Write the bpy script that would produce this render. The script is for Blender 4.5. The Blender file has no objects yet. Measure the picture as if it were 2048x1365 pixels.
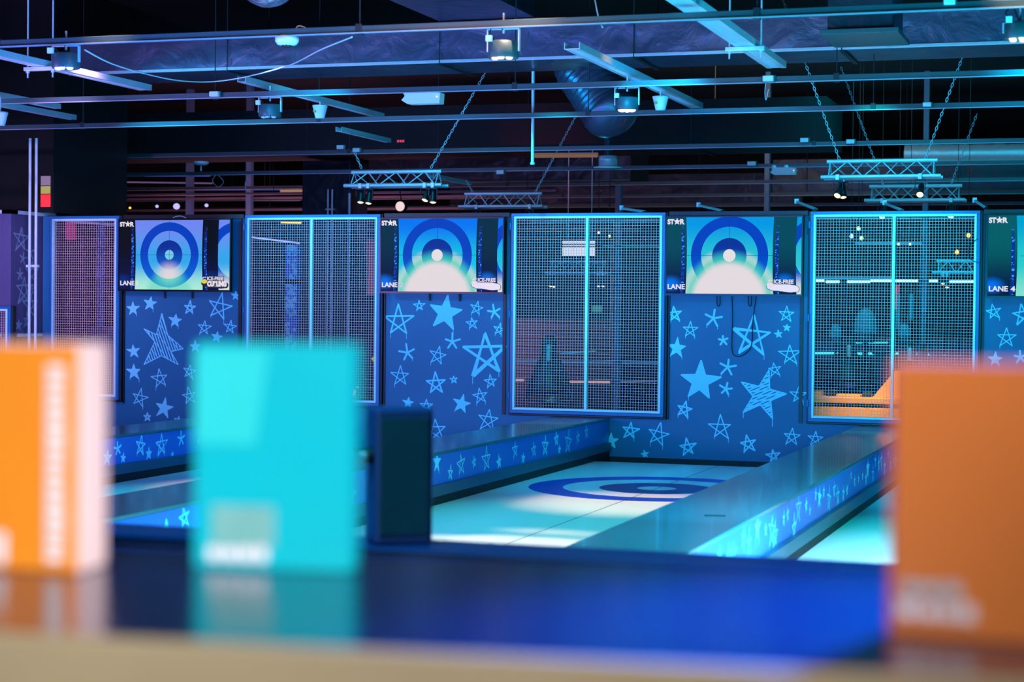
import bpy, bmesh, math, random
from mathutils import Vector, Matrix, Euler
random.seed(7)
S = bpy.context.scene
COL = S.collection
PI = math.pi

# ------------------------------------------------------------------ camera
F = 3742.38                      # focal length in pixels of the 2048 wide frame
YAW, PITCH, ROLL = 0.318676, 0.018140, 0.010312
_f = Vector((-math.sin(YAW)*math.cos(PITCH), math.cos(YAW)*math.cos(PITCH), -math.sin(PITCH)))
_r = Vector((math.cos(YAW), math.sin(YAW), 0)); _u = _r.cross(_f)
R = math.cos(ROLL)*_r + math.sin(ROLL)*_u
U = -math.sin(ROLL)*_r + math.cos(ROLL)*_u
cd = bpy.data.cameras.new('camera'); cam = bpy.data.objects.new('camera', cd); COL.objects.link(cam)
cam.matrix_world = Matrix(((R.x, U.x, -_f.x, 0), (R.y, U.y, -_f.y, 0), (R.z, U.z, -_f.z, 0), (0, 0, 0, 1)))
cd.sensor_width = 36; cd.lens = 36*F/2048; cd.clip_end = 200; cd.clip_start = 0.05
cd.dof.use_dof = True; cd.dof.focus_distance = 16.0; cd.dof.aperture_fstop = 2.9
S.camera = cam
S.view_settings.view_transform = 'Standard'; S.view_settings.look = 'None'
S.view_settings.exposure = 0; S.view_settings.gamma = 1; S.view_settings.use_curve_mapping = False

def ray(x, y): return _f + R*((x-1024)/F) - U*((y-682.5)/F)
def PY(x, y, Y):                 # point of the place seen at a pixel, on the plane of depth Y
    d = ray(x, y); return d*(Y/d.y)
def PZ(x, y, Z):
    d = ray(x, y); return d*(Z/d.z)

# ------------------------------------------------------------------ materials
def lin(c): return tuple((v/12.92 if v <= .04045 else ((v+.055)/1.055)**2.4) for v in c)
def rgb(r, g, b): return lin((r/255, g/255, b/255))
MATS = {}
def mat(name, col, rough=.5, metal=0., noise=.12, scale=20, bump=0., bscale=30, emit=None, es=0, spec=.5, coat=0., alpha=1., trans=0.):
    m = bpy.data.materials.new(name); m.use_nodes = True; nt = m.node_tree
    b = nt.nodes['Principled BSDF']
    b.inputs['Roughness'].default_value = rough; b.inputs['Metallic'].default_value = metal
    b.inputs['Specular IOR Level'].default_value = spec
    b.inputs['Coat Weight'].default_value = coat; b.inputs['Coat Roughness'].default_value = .06
    b.inputs['Alpha'].default_value = alpha; b.inputs['Transmission Weight'].default_value = trans
    tc = nt.nodes.new('ShaderNodeTexCoord')
    n = nt.nodes.new('ShaderNodeTexNoise'); n.inputs['Scale'].default_value = scale; n.inputs['Detail'].default_value = 4
    nt.links.new(tc.outputs['Object'], n.inputs['Vector'])
    mx = nt.nodes.new('ShaderNodeMix'); mx.data_type = 'RGBA'
    mx.inputs['A'].default_value = (*[c*(1-noise) for c in col], 1)
    mx.inputs['B'].default_value = (*[min(1, c*(1+noise)) for c in col], 1)
    nt.links.new(n.outputs['Fac'], mx.inputs['Factor'])
    nt.links.new(mx.outputs['Result'], b.inputs['Base Color'])
    if bump:
        n2 = nt.nodes.new('ShaderNodeTexNoise'); n2.inputs['Scale'].default_value = bscale; n2.inputs['Detail'].default_value = 5
        n2.inputs['Distortion'].default_value = .6
        nt.links.new(tc.outputs['Object'], n2.inputs['Vector'])
        bp = nt.nodes.new('ShaderNodeBump'); bp.inputs['Strength'].default_value = bump; bp.inputs['Distance'].default_value = .05
        nt.links.new(n2.outputs['Fac'], bp.inputs['Height']); nt.links.new(bp.outputs['Normal'], b.inputs['Normal'])
    if emit:
        b.inputs['Emission Color'].default_value = (*emit, 1); b.inputs['Emission Strength'].default_value = es
    MATS[name] = m
    return m

# ------------------------------------------------------------------ mesh builder
class MB:
    def __init__(s): s.v = []; s.f = []; s.m = []; s.sm = []
    def add(s, vs, fs, mi=0, smooth=False):
        o = len(s.v); s.v += [tuple(v) for v in vs]
        for f in fs: s.f.append(tuple(i+o for i in f)); s.m.append(mi); s.sm.append(smooth)
    def box(s, x0, x1, y0, y1, z0, z1, mi=0, T=None):
        vs = [Vector(p) for p in ((x0,y0,z0),(x1,y0,z0),(x1,y1,z0),(x0,y1,z0),(x0,y0,z1),(x1,y0,z1),(x1,y1,z1),(x0,y1,z1))]
        if T: vs = [T @ v for v in vs]
        s.add(vs, [(0,3,2,1),(4,5,6,7),(0,1,5,4),(1,2,6,5),(2,3,7,6),(3,0,4,7)], mi); return s
    def cbox(s, x0, x1, y0, y1, z0, z1, c=.004, mi=0):      # box with small chamfers
        bm = bmesh.new(); bmesh.ops.create_cube(bm, size=1)
        for v in bm.verts: v.co = Vector(((x0+x1)/2+v.co.x*(x1-x0), (y0+y1)/2+v.co.y*(y1-y0), (z0+z1)/2+v.co.z*(z1-z0)))
        bmesh.ops.bevel(bm, geom=bm.edges[:], offset=c, segments=2, affect='EDGES', profile=.5)
        bm.verts.index_update(); s.add([v.co.copy() for v in bm.verts], [[v.index for v in f.verts] for f in bm.faces], mi); bm.free(); return s
    def tube(s, a, b, r, n=8, mi=0, r2=None, caps=True, smooth=True):
        a = Vector(a); b = Vector(b); d = (b-a).normalized(); r2 = r if r2 is None else r2
        t = Vector((0,0,1)) if abs(d.z) < .9 else Vector((1,0,0))
        p = d.cross(t).normalized(); q = d.cross(p)
        vs = []
        for c, rr in ((a, r), (b, r2)):
            for i in range(n):
                w = 2*PI*i/n; vs.append(c + p*math.cos(w)*rr + q*math.sin(w)*rr)
        s.add(vs, [(i, (i+1) % n, n+(i+1) % n, n+i) for i in range(n)], mi, smooth)
        if caps: s.add(vs[:n], [tuple(range(n))[::-1]], mi); s.add(vs[n:], [tuple(range(n))], mi)
        return s
    def path(s, pts, r, n=6, mi=0):
        for a, b in zip(pts, pts[1:]): s.tube(a, b, r, n, mi)
        return s
    def lathe(s, c, prof, n=24, mi=0, axis='Z', smooth=True, T=None):
        vs = []
        for rr, h in prof:
            for i in range(n):
                w = 2*PI*i/n; x, y = rr*math.cos(w), rr*math.sin(w)
                v = Vector((x, y, h)) if axis == 'Z' else (Vector((x, h, y)) if axis == 'Y' else Vector((h, x, y)))
                if T: v = T @ v
                vs.append(v+Vector(c))
        fs = []
        for k in range(len(prof)-1):
            for i in range(n): fs.append((k*n+i, k*n+(i+1) % n, (k+1)*n+(i+1) % n, (k+1)*n+i))
        s.add(vs, fs, mi, smooth); return s
    def build(s, name, mats, parent=None, loc=None):
        me = bpy.data.meshes.new(name)
        off = Vector(loc) if loc is not None else Vector((0,0,0))
        me.from_pydata([Vector(v)-off for v in s.v], [], s.f)
        for m in (mats if isinstance(mats, (list, tuple)) else [mats]): me.materials.append(m)
        me.polygons.foreach_set('material_index', s.m); me.polygons.foreach_set('use_smooth', s.sm)
        bm = bmesh.new(); bm.from_mesh(me)
        if len(bm.faces) < 60000: bmesh.ops.recalc_face_normals(bm, faces=bm.faces)
        bm.to_mesh(me); bm.free(); me.update()
        o = bpy.data.objects.new(name, me); COL.objects.link(o)
        o.location = off
        if parent:
            o.parent = parent; o.location = off - parent.location if parent.parent is None else off
        return o
def tag(o, label, cat, group=None, kind=None):
    o['label'] = label; o['category'] = cat
    if group: o['group'] = group
    if kind: o['kind'] = kind
    return o
def thing(name, label, cat, loc=(0,0,0), group=None):
    o = bpy.data.objects.new(name, None); COL.objects.link(o); o.location = loc; o.empty_display_size = .1
    return tag(o, label, cat, group)
def struct(name, mb, m, label=None):
    o = mb.build(name, m); o['kind'] = 'structure'
    if label: o['label'] = label
    return o
def dup(root, loc, label, group=None, keep=None):
    r = root.copy(); COL.objects.link(r); r.location = loc; r['label'] = label
    if group: r['group'] = group
    for ch in list(root.children):
        c = ch.copy(); COL.objects.link(c); c.parent = r
        for g in ch.children:
            d = g.copy(); COL.objects.link(d); d.parent = c
    return r
def text_mesh(name, s, size, m, bold=.0, align='LEFT', parent=None, loc=(0,0,0), depth=.001, sx=1.):
    cu = bpy.data.curves.new(name, 'FONT'); cu.body = s; cu.size = size; cu.align_x = align; cu.offset = bold; cu.extrude = depth
    t = bpy.data.objects.new(name, cu); COL.objects.link(t)
    dg = bpy.context.evaluated_depsgraph_get(); me = bpy.data.meshes.new_from_object(t.evaluated_get(dg))
    bpy.data.objects.remove(t); bpy.data.curves.remove(cu)
    for v in me.vertices: v.co = Vector((v.co.x*sx, -v.co.z, v.co.y))
    me.materials.clear(); me.materials.append(m)
    o = bpy.data.objects.new(name, me); COL.objects.link(o); o.location = loc
    if parent: o.parent = parent
    return o

# ------------------------------------------------------------------ hand drawn stars (painted strokes)
def star_polys(r, st, rnd):
    """list of 2-D polygons of one spray painted five-pointed star of radius r"""
    out = []
    def stroke(a, b, w):
        d = (b-a); L = d.length
        if L < 1e-6: return
        d /= L; n = Vector((-d.y, d.x))*w/2
        pts = []
        for i in range(5):
            t = PI/2+PI*i/4; pts.append(a + (d*math.cos(t) + Vector((-d.y, d.x))*math.sin(t))*w/2)
        for i in range(5):
            t = -PI/2+PI*i/4; pts.append(b + (d*math.cos(t) + Vector((-d.y, d.x))*math.sin(t))*w/2)
        out.append(pts)
    rot = rnd.uniform(-.22, .22)
    tips = [Vector((math.sin(rot+2*PI*k/5), math.cos(rot+2*PI*k/5)))*r*rnd.uniform(.86, 1.14) for k in range(5)]
    def inner(k):
        a, b = tips[k], tips[(k+1) % 5]; c = (tips[0]+tips[1]+tips[2]+tips[3]+tips[4])/5
        return c + ((a+b)/2-c).normalized()*r*.40
    outline = []
    for k in range(5): outline += [tips[k], inner(k)]
    w = max(.009, r*.10)
    def penta(w, j=0.):
        o = [t + Vector((rnd.uniform(-j, j), rnd.uniform(-j, j)))*r for t in tips]
        for k in range(5): stroke(o[(2*k) % 5], o[(2*k+2) % 5], w)
    if st == 'o': penta(w); 
    elif st == 't': penta(w*1.5)
    elif st == 'd': penta(w*.8, .06); penta(w*.8, .06); penta(w*.6, .08)
    elif st == 'x':
        for t in tips: stroke(Vector((0, 0)), t*.95, w*2.1)
    elif st == 'f':
        c = sum(tips, Vector((0, 0)))/5
        for k in range(10): out.append([c, outline[k], outline[(k+1) % 10]])
        for k in range(10): stroke(outline[k], outline[(k+1) % 10], w*.9)
    elif st in ('s', 'h'):
        for k in range(10): stroke(outline[k], outline[(k+1) % 10], w*.55)
        hatch(outline, r, w*(.75 if st == 's' else .5), .115 if st == 's' else .15, .45, stroke)
        if st == 's': hatch(outline, r, w*.7, .2, .1, stroke)
    # paint drips
    if r > .05:
        for k in (2, 3):
            if rnd.random() < .6:
                L = r*rnd.uniform(.15, .4); stroke(tips[k], tips[k]-Vector((0, L)), max(.005, w*.3))
    return out
def hatch(outline, r, w, step, slope, stroke):
    n = Vector((-slope, 1)).normalized(); d = Vector((n.y, -n.x)); R2 = r*1.4; k = -R2
    while k < R2:
        hits = []
        for i in range(len(outline)):
            a, b = outline[i], outline[(i+1) % len(outline)]; fa, fb = a.dot(n)-k, b.dot(n)-k
            if fa*fb < 0: hits.append((a+(b-a)*(fa/(fa-fb))).dot(d))
        hits.sort()
        for i in range(0, len(hits)-1, 2): stroke(n*k+d*hits[i], n*k+d*hits[i+1], w)
        k += step*r
def clip_poly(poly, lo, hi):     # clip to lo.y..hi.y and lo.x..hi.x
    def half(ps, ax, lim, sgn):
        o = []
        for i in range(len(ps)):
            a, b = ps[i], ps[(i+1) % len(ps)]; da, db = (a[ax]-lim)*sgn, (b[ax]-lim)*sgn
            if da >= 0: o.append(a)
            if da*db < 0: o.append(a+(b-a)*(da/(da-db)))
        return o
    for ax, lim, sgn in ((0, lo[0], 1), (0, hi[0], -1), (1, lo[1], 1), (1, hi[1], -1)):
        poly = half(poly, ax, lim, sgn)
        if len(poly) < 3: return None
    return poly
def paint_stars(mb, stars, plane, off, lo, hi, mi, seed=3, extra=()):
    """plane 'Y': (u,z)->(u, off, z) ; plane 'X': (u,z)->(off, u, z)"""
    rnd = random.Random(seed); e = 0
    polys = []
    for u, z, r, st in stars:
        for p in star_polys(r, st, rnd): polys.append([q+Vector((u, z)) for q in p])
    polys += list(extra)
    for p in polys:
        p = clip_poly(p, lo, hi)
        if not p: continue
        e += 1; d = .0012+.000004*(e % 700)
        vs = [(q.x, off-d, q.y) if plane == 'Y' else (off+d, q.x, q.y) for q in p]
        mb.add(vs, [tuple(range(len(vs)))], mi)
# ------------------------------------------------------------------ shader maths
class X:
    nt = None
    def __init__(s, sock): s.s = sock
    @staticmethod
    def w(v): return v
    def _op(s, op, *o, clamp=False):
        n = X.nt.nodes.new('ShaderNodeMath'); n.operation = op; n.use_clamp = clamp
        for i, v in enumerate((s,)+o):
            if isinstance(v, X): X.nt.links.new(v.s, n.inputs[i])
            else: n.inputs[i].default_value = v
        return X(n.outputs[0])
    def __add__(s, o): return s._op('ADD', o)
    __radd__ = __add__
    def __sub__(s, o): return s._op('SUBTRACT', o)
    def __mul__(s, o): return s._op('MULTIPLY', o)
    __rmul__ = __mul__
    def sq(s): return s._op('MULTIPLY', s)
    def sqrt(s): return s._op('SQRT')
    def abs(s): return s._op('ABSOLUTE')
    def gt(s, o): return s._op('GREATER_THAN', o)
    def lt(s, o): return s._op('LESS_THAN', o)
    def step(s, a, b):           # smooth 0..1 from a to b
        n = X.nt.nodes.new('ShaderNodeMapRange'); n.interpolation_type = 'SMOOTHSTEP'
        X.nt.links.new(s.s, n.inputs['Value']); n.inputs['From Min'].default_value = a; n.inputs['From Max'].default_value = b
        if a > b:
            n.inputs['From Min'].default_value = b; n.inputs['From Max'].default_value = a
            n.inputs['To Min'].default_value = 1; n.inputs['To Max'].default_value = 0
        return X(n.outputs['Result'])
def cmix(a, b, f):
    n = X.nt.nodes.new('ShaderNodeMix'); n.data_type = 'RGBA'
    for k, v in (('A', a), ('B', b)):
        if isinstance(v, tuple): n.inputs[k].default_value = (*v, 1)
        else: X.nt.links.new(v, n.inputs[k])
    if isinstance(f, X): X.nt.links.new(f.s, n.inputs['Factor'])
    else: n.inputs['Factor'].default_value = f
    return n.outputs['Result']

def screen_mat(name, cu, r0, u0, u1, u2, pool, top, midc, bot, cu2, dark, glow):
    m = bpy.data.materials.new(name); m.use_nodes = True; nt = m.node_tree; X.nt = nt
    b = nt.nodes['Principled BSDF']; b.inputs['Base Color'].default_value = (.004, .004, .005, 1); b.inputs['Roughness'].default_value = .5; b.inputs['Specular IOR Level'].default_value = .1
    tc = nt.nodes.new('ShaderNodeTexCoord'); sp = nt.nodes.new('ShaderNodeSeparateXYZ'); nt.links.new(tc.outputs['UV'], sp.inputs[0])
    u, v = X(sp.outputs[0]), X(sp.outputs[1])
    bend = (v-.5).sq()*.03
    d = (((u-cu)*1.7778).sq()+(v-.5).sq()).sqrt()
    e = (((u-cu)*1.9).sq()+(v+.12).sq()).sqrt()
    lane = cmix(midc, top, v.step(.42, .95)); lane = cmix(bot, lane, v.step(.0, .42))
    if pool > .5: lane = cmix(lane, rgb(226, 218, 219), e.step(.74, .60))
    ring = cmix(rgb(0, 100, 215), rgb(0, 62, 190), v.step(.05, .6))
    inner = cmix(rgb(0, 90, 200), rgb(5, 45, 150), v.step(.3, .65))
    c = cmix(lane, ring, d.lt(r0)); c = cmix(c, lane, d.lt(r0*.735)); c = cmix(c, inner, d.lt(r0*.447))
    c = cmix(c, cmix(lane, rgb(150, 235, 225), .5), d.lt(r0*.15))
    line = ((u-cu).abs().lt(.0018)._op('MAXIMUM', (v-.5).abs().lt(.0028)))._op('MULTIPLY', d.lt(r0*1.4))
    c = cmix(c, rgb(10, 60, 130), line*.8)
    c = cmix(c, rgb(60, 205, 185), e.step(pool+.20, pool+.04)*(.85 if pool > .5 else .5))
    if pool > .5: c = cmix(c, rgb(226, 217, 219), e.step(pool+.07, pool-.05))
    else:
        ep = (((u-cu)*1.5).sq()+(v-.21).sq()).sqrt(); c = cmix(c, cmix(rgb(236, 214, 220), rgb(120, 225, 190), d.gt(r0*.735)), ep.step(.24, .03)*.85)
    if pool > .5: c = cmix(c, rgb(228, 222, 224), d.lt(r0*.16))
    # rails at both sides and the next lane
    z = cmix(dark, rgb(4, 14, 60), v.step(.7, .1))
    gl = ((u-.03).sq()*7.+(v-.13).sq()*5.).sqrt(); z = cmix(z, glow, gl.step(.3, .03))
    gl2 = ((u-(u1+.09)).sq()*9.+(v-.17).sq()*5.).sqrt(); z = cmix(z, glow, gl2.step(.3, .03))
    nz = nt.nodes.new('ShaderNodeTexNoise'); nz.inputs['Scale'].default_value = 38; nt.links.new(tc.outputs['UV'], nz.inputs['Vector'])
    strip = cmix(rgb(0, 40, 150), rgb(70, 160, 255), X(nz.outputs['Fac']).step(.55, .62))
    us = u+bend
    s1 = (us-(u0-.028)).abs().lt(.011); s2 = (u-bend-(u1+.030)).abs().lt(.012)
    z = cmix(z, strip, s1._op('MAXIMUM', s2)*v.step(.98, .6))
    inlane = us.gt(u0+.0)*((u-bend).lt(u1))
    c = cmix(z, c, inlane)
    d2 = (((u-cu2)*1.7778).sq()+(v-.5).sq()).sqrt()
    n2 = cmix(lane, ring, d2.lt(r0)); n2 = cmix(n2, lane, d2.lt(r0*.735)); n2 = cmix(n2, rgb(215, 225, 215), v.step(.3, .05))
    c = cmix(c, n2, (u-bend).gt(u2))
    nt.links.new(c, b.inputs['Emission Color']); b.inputs['Emission Strength'].default_value = 1.0
    return m
SM = [screen_mat('screen_lane_one', .456, .47, .150, .752, .895, .28, rgb(110, 135, 240), rgb(50, 165, 235), rgb(170, 235, 212), 1.07, rgb(3, 6, 8), rgb(0, 40, 120)),
      screen_mat('screen_lane_two', .466, .505, .150, .785, .955, .52, rgb(0, 115, 240), rgb(20, 190, 225), rgb(120, 225, 205), 1.16, rgb(2, 40, 60), rgb(0, 110, 230)),
      screen_mat('screen_lane_three', .470, .510, .152, .790, .960, .52, rgb(0, 150, 225), rgb(40, 195, 210), rgb(130, 225, 205), 1.16, rgb(2, 70, 85), rgb(0, 110, 230)),
      screen_mat('screen_lane_four', .62, .510, .20, .90, 1.2, .51, rgb(0, 160, 205), rgb(40, 200, 200), rgb(130, 225, 205), 1.6, rgb(3, 90, 95), rgb(0, 110, 230))]

# ------------------------------------------------------------------ plain materials
navy = mat('navy_wall_paint', rgb(18, 108, 148), .55, noise=.06, scale=3)
starp = mat('star_spray_paint', rgb(130, 232, 250), .6, noise=.05)
starw = mat('thin_star_spray_paint', rgb(150, 165, 190), .6, noise=.1)
dusk = mat('violet_wall_paint', rgb(92, 84, 128), .6, noise=.08)
white = mat('white_trim_paint', rgb(225, 225, 235), .5, noise=.03)
black = mat('black_metal', rgb(18, 22, 26), .4, noise=.1)
blackp = mat('black_plastic', rgb(12, 13, 16), .3, noise=.05)
bluef = mat('blue_frame_paint', rgb(20, 112, 168), .4, noise=.05)
cyanf = mat('pale_frame_paint', rgb(215, 250, 250), .35, noise=.03)
wire = mat('galvanised_wire', rgb(215, 176, 182), .4, .0, noise=.05)
rodm = mat('dark_hanger_rod', rgb(34, 40, 44), .5, .2)
lipm = mat('strut_lip', rgb(150, 160, 170), .4, .2)
beamp = mat('grey_strut', rgb(58, 78, 82), .42, .1, noise=.15, scale=6)
galv = mat('galvanised_steel', rgb(205, 212, 220), .38, .35, noise=.12, scale=25)
foil = mat('duct_foil', rgb(96, 106, 132), .36, .6, noise=.3, scale=3, bump=.45, bscale=4)
foild = mat('dark_duct', rgb(44, 54, 66), .35, .5, noise=.3, scale=2, bump=.5, bscale=4)
foils = mat('bright_foil', rgb(200, 205, 225), .22, .95, noise=.2, scale=4, bump=1., bscale=9)
deck = mat('dark_ceiling_deck', rgb(9, 11, 14), .8, noise=.4, scale=2)
floorm = mat('dark_floor', rgb(24, 26, 32), .35, noise=.3, scale=4)
capm = mat('divider_top_laminate', rgb(36, 104, 112), .22, noise=.10, scale=2.2, spec=.5, coat=.15)
skirt = mat('dark_skirting', rgb(36, 78, 100), .35, noise=.1)
panelb = mat('star_panel_blue', rgb(40, 108, 200), .35, noise=.05)
rubber = mat('black_rubber', rgb(10, 11, 13), .6, noise=.1)
plast = mat('white_plastic', rgb(210, 222, 222), .4, noise=.04)
redp = mat('red_padding', rgb(170, 20, 60), .5, noise=.1)
orang = mat('orange_yellow_laminate', rgb(240, 150, 20), .45, noise=.12, scale=6)
brown = mat('brown_slats', rgb(120, 84, 66), .5, noise=.3, scale=9)
tealp = mat('teal_padding', rgb(80, 170, 180), .6, noise=.1)
def glow(name, c, s): return mat(name, (.02, .02, .02), .4, emit=c, es=s, noise=0)
g_warm = glow('warm_lamp', rgb(255, 226, 190), 1.6); g_white = glow('white_lamp', rgb(225, 240, 255), 2.2)
g_cyan = glow('cyan_led', rgb(60, 230, 240), 1.6); g_pale = glow('pale_led', rgb(190, 250, 250), 1.6)
g_red = glow('red_led', rgb(255, 40, 50), 1.5); g_yel = glow('yellow_bulb', rgb(255, 200, 60), 1.8)
g_lil = glow('lilac_bulb', rgb(190, 190, 255), 1.1); g_sign = glow('sign_light', rgb(225, 216, 220), 1.0)
g_green = glow('green_bulb', rgb(190, 240, 160), 1.6); g_blue = glow('blue_bulb', rgb(170, 200, 255), 1.8)
g_pinkl = glow('pink_light_line', rgb(240, 180, 170), .8)
textw = glow('screen_lettering', rgb(236, 226, 236), .9); textk = glow('screen_outline', rgb(4, 8, 14), .2)
greyw = glow('faint_screen_lettering', rgb(190, 205, 212), .9)
texty = glow('screen_yellow', rgb(225, 215, 70), .9)

# ------------------------------------------------------------------ setting
ZF = -1.45; ZL = -1.36; YW = 16.50; ZT = .865
struct('floor', MB().box(-16, 6, -3, 38, ZF-.1, ZF), floorm)
struct('ceiling', MB().box(-16, 6, -3, 38, 3.2, 3.3), deck)
w = MB(); w.box(-16, 6, 38, 38.1, ZF, 3.2); struct('wall_far', w, mat('far_wall_paint', rgb(16, 22, 30), .7, noise=.4, scale=1.5))
w = MB(); w.box(5.9, 6, -3, 38, ZF, 3.2); struct('wall_right', w, deck)
w = MB(); w.box(-16, 6, -3.1, -3, ZF, 3.2); struct('wall_front', w, deck)
w = MB(); w.box(-16.1, -16, -3, 38, ZF, 3.2); struct('wall_outer_left', w, deck)

STARS = {}
STARS['wall1'] = [(-9.418, -0.056, 0.069, 'f'), (-9.223, 0.0, 0.074, 'f'), (-8.786, -0.04, 0.069, 't'), (-8.464, -0.032, 0.132, 'o'), (-8.287, 0.082, 0.044, 'f'), (-8.944, -0.169, 0.074, 'f'), (-8.626, -0.234, 0.078, 'o'), (-8.343, -0.225, 0.073, 'o'), (-9.409, -0.478, 0.069, 'f'), (-9.402, -0.681, 0.084, 'f'), (-9.109, -0.744, 0.094, 'o'), (-9.338, -0.943, 0.094, 'o'), (-9.065, -1.035, 0.099, 'f'), (-8.786, -0.668, 0.069, 'o'), (-8.784, -0.909, 0.084, 'o'), (-8.723, -0.422, 0.059, 'f'), (-8.489, -0.325, 0.059, 'f'), (-8.362, -0.616, 0.073, 'o'), (-8.397, -0.885, 0.088, 'f'), (-8.563, -0.522, 0.059, 't'), (-8.903, -1.154, 0.044, 'o'), (-9.247, -1.129, 0.04, 't')]
STARS['wall2'] = [(-6.579, -0.145, 0.156, 'o'), (-6.368, 0.003, 0.056, 'o'), (-6.106, -0.06, 0.169, 'f'), (-5.794, -0.015, 0.065, 'o'), (-5.621, -0.046, 0.07, 'x'), (-5.837, -0.155, 0.056, 'o'), (-5.57, -0.212, 0.056, 'o'), (-6.033, -0.331, 0.08, 'x'), (-6.484, -0.442, 0.08, 'x'), (-6.177, -0.464, 0.084, 'o'), (-5.696, -0.437, 0.214, 'd'), (-6.553, -0.665, 0.095, 'o'), (-6.194, -0.728, 0.103, 't'), (-6.015, -0.686, 0.037, 'o'), (-5.648, -0.697, 0.06, 'o'), (-6.47, -0.918, 0.057, 'f'), (-6.288, -0.942, 0.066, 'o'), (-5.933, -0.914, 0.089, 'f'), (-5.75, -0.834, 0.084, 'o'), (-6.19, -1.169, 0.113, 'o'), (-5.669, -1.056, 0.102, 'o')]
STARS['wall3'] = [(-3.904, -0.05, 0.067, 't'), (-3.544, -0.082, 0.076, 'x'), (-3.755, -0.187, 0.076, 'o'), (-2.887, -0.039, 0.075, 'o'), (-2.881, -0.156, 0.031, 'f'), (-2.955, -0.216, 0.035, 'f'), (-3.183, -0.242, 0.178, 'd'), (-3.453, -0.277, 0.045, 'x'), (-3.877, -0.356, 0.09, 'f'), (-2.851, -0.396, 0.097, 'o'), (-2.987, -0.531, 0.062, 'o'), (-3.409, -0.517, 0.076, 'x'), (-3.662, -0.661, 0.179, 'f'), (-3.421, -0.714, 0.063, 'x'), (-3.087, -0.764, 0.213, 's'), (-3.801, -0.907, 0.076, 't'), (-2.771, -0.752, 0.079, 'o'), (-3.466, -1.064, 0.107, 'o'), (-3.216, -1.199, 0.076, 't'), (-2.824, -1.124, 0.075, 'o'), (-2.616, -1.135, 0.062, 'o'), (-4.302, -1.114, 0.082, 't'), (-4.04, -1.145, 0.108, 'o'), (-3.767, -1.248, 0.076, 't'), (-4.162, -1.325, 0.036, 'f'), (-2.986, -1.298, 0.062, 't'), (-4.482, -1.213, 0.082, 'f'), (-4.605, -1.194, 0.082, 'o')]
STARS['wall4'] = [(-1.108, 0.002, 0.064, 'o'), (-0.865, -0.021, 0.093, 'd'), (-0.998, -0.218, 0.085, 'o'), (-1.086, -0.407, 0.06, 'f'), (-0.88, -0.382, 0.051, 'x')]
BIG = [(-9.094, -0.097), (-9.026, -0.313), (-8.854, -0.444), (-8.992, -0.475), (-8.908, -0.602), (-9.096, -0.517), (-9.29, -0.609), (-9.17, -0.38), (-9.293, -0.253), (-9.154, -0.31)]
STARS['D2'] = [(12.009, -1.069, 0.069, 'f'), (12.281, -1.166, 0.053, 'o'), (12.497, -1.123, 0.078, 'o'), (12.776, -1.127, 0.044, 'o'), (13.054, -1.129, 0.1, 'o'), (13.345, -1.17, 0.057, 'f'), (13.73, -1.102, 0.07, 'o'), (13.934, -1.183, 0.047, 'f'), (14.205, -1.135, 0.064, 'o'), (14.515, -1.128, 0.09, 't'), (14.822, -1.091, 0.062, 't'), (14.911, -1.184, 0.042, 'f'), (15.173, -1.139, 0.102, 'o'), (15.46, -1.119, 0.056, 'o'), (15.725, -1.083, 0.061, 'o')]
STARS['D1'] = [(12.531, -1.105, 0.057, 'x'), (12.378, -1.162, 0.064, 'f'), (12.614, -1.183, 0.038, 'f'), (12.879, -1.106, 0.078, 't'), (13.005, -1.177, 0.051, 'f'), (13.204, -1.124, 0.095, 'd'), (13.529, -1.093, 0.065, 'x'), (13.385, -1.212, 0.024, 'f'), (12.177, -1.107, 0.056, 'o')]

# screen partition behind the lanes: one wall with four mesh openings
OPEN = [(-10.345, -9.52), (-8.175, -6.725), (-5.455, -3.960), (-2.690, -1.205)]
ZO = [-.985, -.975, -1.000, -1.000]
xs = [-10.45] + [x for o in OPEN for x in o] + [1.4]
w = MB()
for i in range(0, len(xs), 2): w.box(xs[i], xs[i+1], YW, YW+.10, ZF, ZT)
for (a, b), z in zip(OPEN, ZO): w.box(a, b, YW, YW+.10, ZF, z)
big = [Vector(p) for p in BIG]
ctr = sum(big, Vector((0, 0)))/10; ex = []
def _st(a, b, wd):
    d = b-a; L = d.length
    if L < 1e-6: return
    d /= L; n = Vector((-d.y, d.x))*wd/2; ex.append([a-n, b-n, b+n, a+n])
for k in range(10): _st(big[k], big[(k+1) % 10], .009)
loc = [p-ctr for p in big]; tmp = []
hatch(loc, .36, .011, .075, -2.6, lambda a, b, wd: _st(a+ctr, b+ctr, wd))
hatch(loc, .36, .006, .21, -1.2, lambda a, b, wd: _st(a+ctr, b+ctr, wd))
allst = STARS['wall1']+STARS['wall2']+STARS['wall3']+STARS['wall4']
for i, (a, b) in enumerate(((-9.52, -8.175), (-6.725, -5.455), (-3.96, -2.69), (-1.205, 1.4))):
    paint_stars(w, STARS['wall%d' % (i+1)], 'Y', YW, (a+.01, ZF+.08), (b-.01, ZT), 1, seed=11+i, extra=ex if i == 0 else ())
low = [s for s in STARS['wall3'] if s[0] < -3.96 or s[0] > -2.69]
paint_stars(w, low, 'Y', YW, (-5.4, ZF+.1), (-1.3, -1.03), 1, seed=5)
struct('wall_back', w, [navy, starp])
w = MB(); w.box(-10.4, 1.4, YW-.03, YW-.001, ZF, ZF+.095); struct('baseboard_back', w, rubber)
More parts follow.
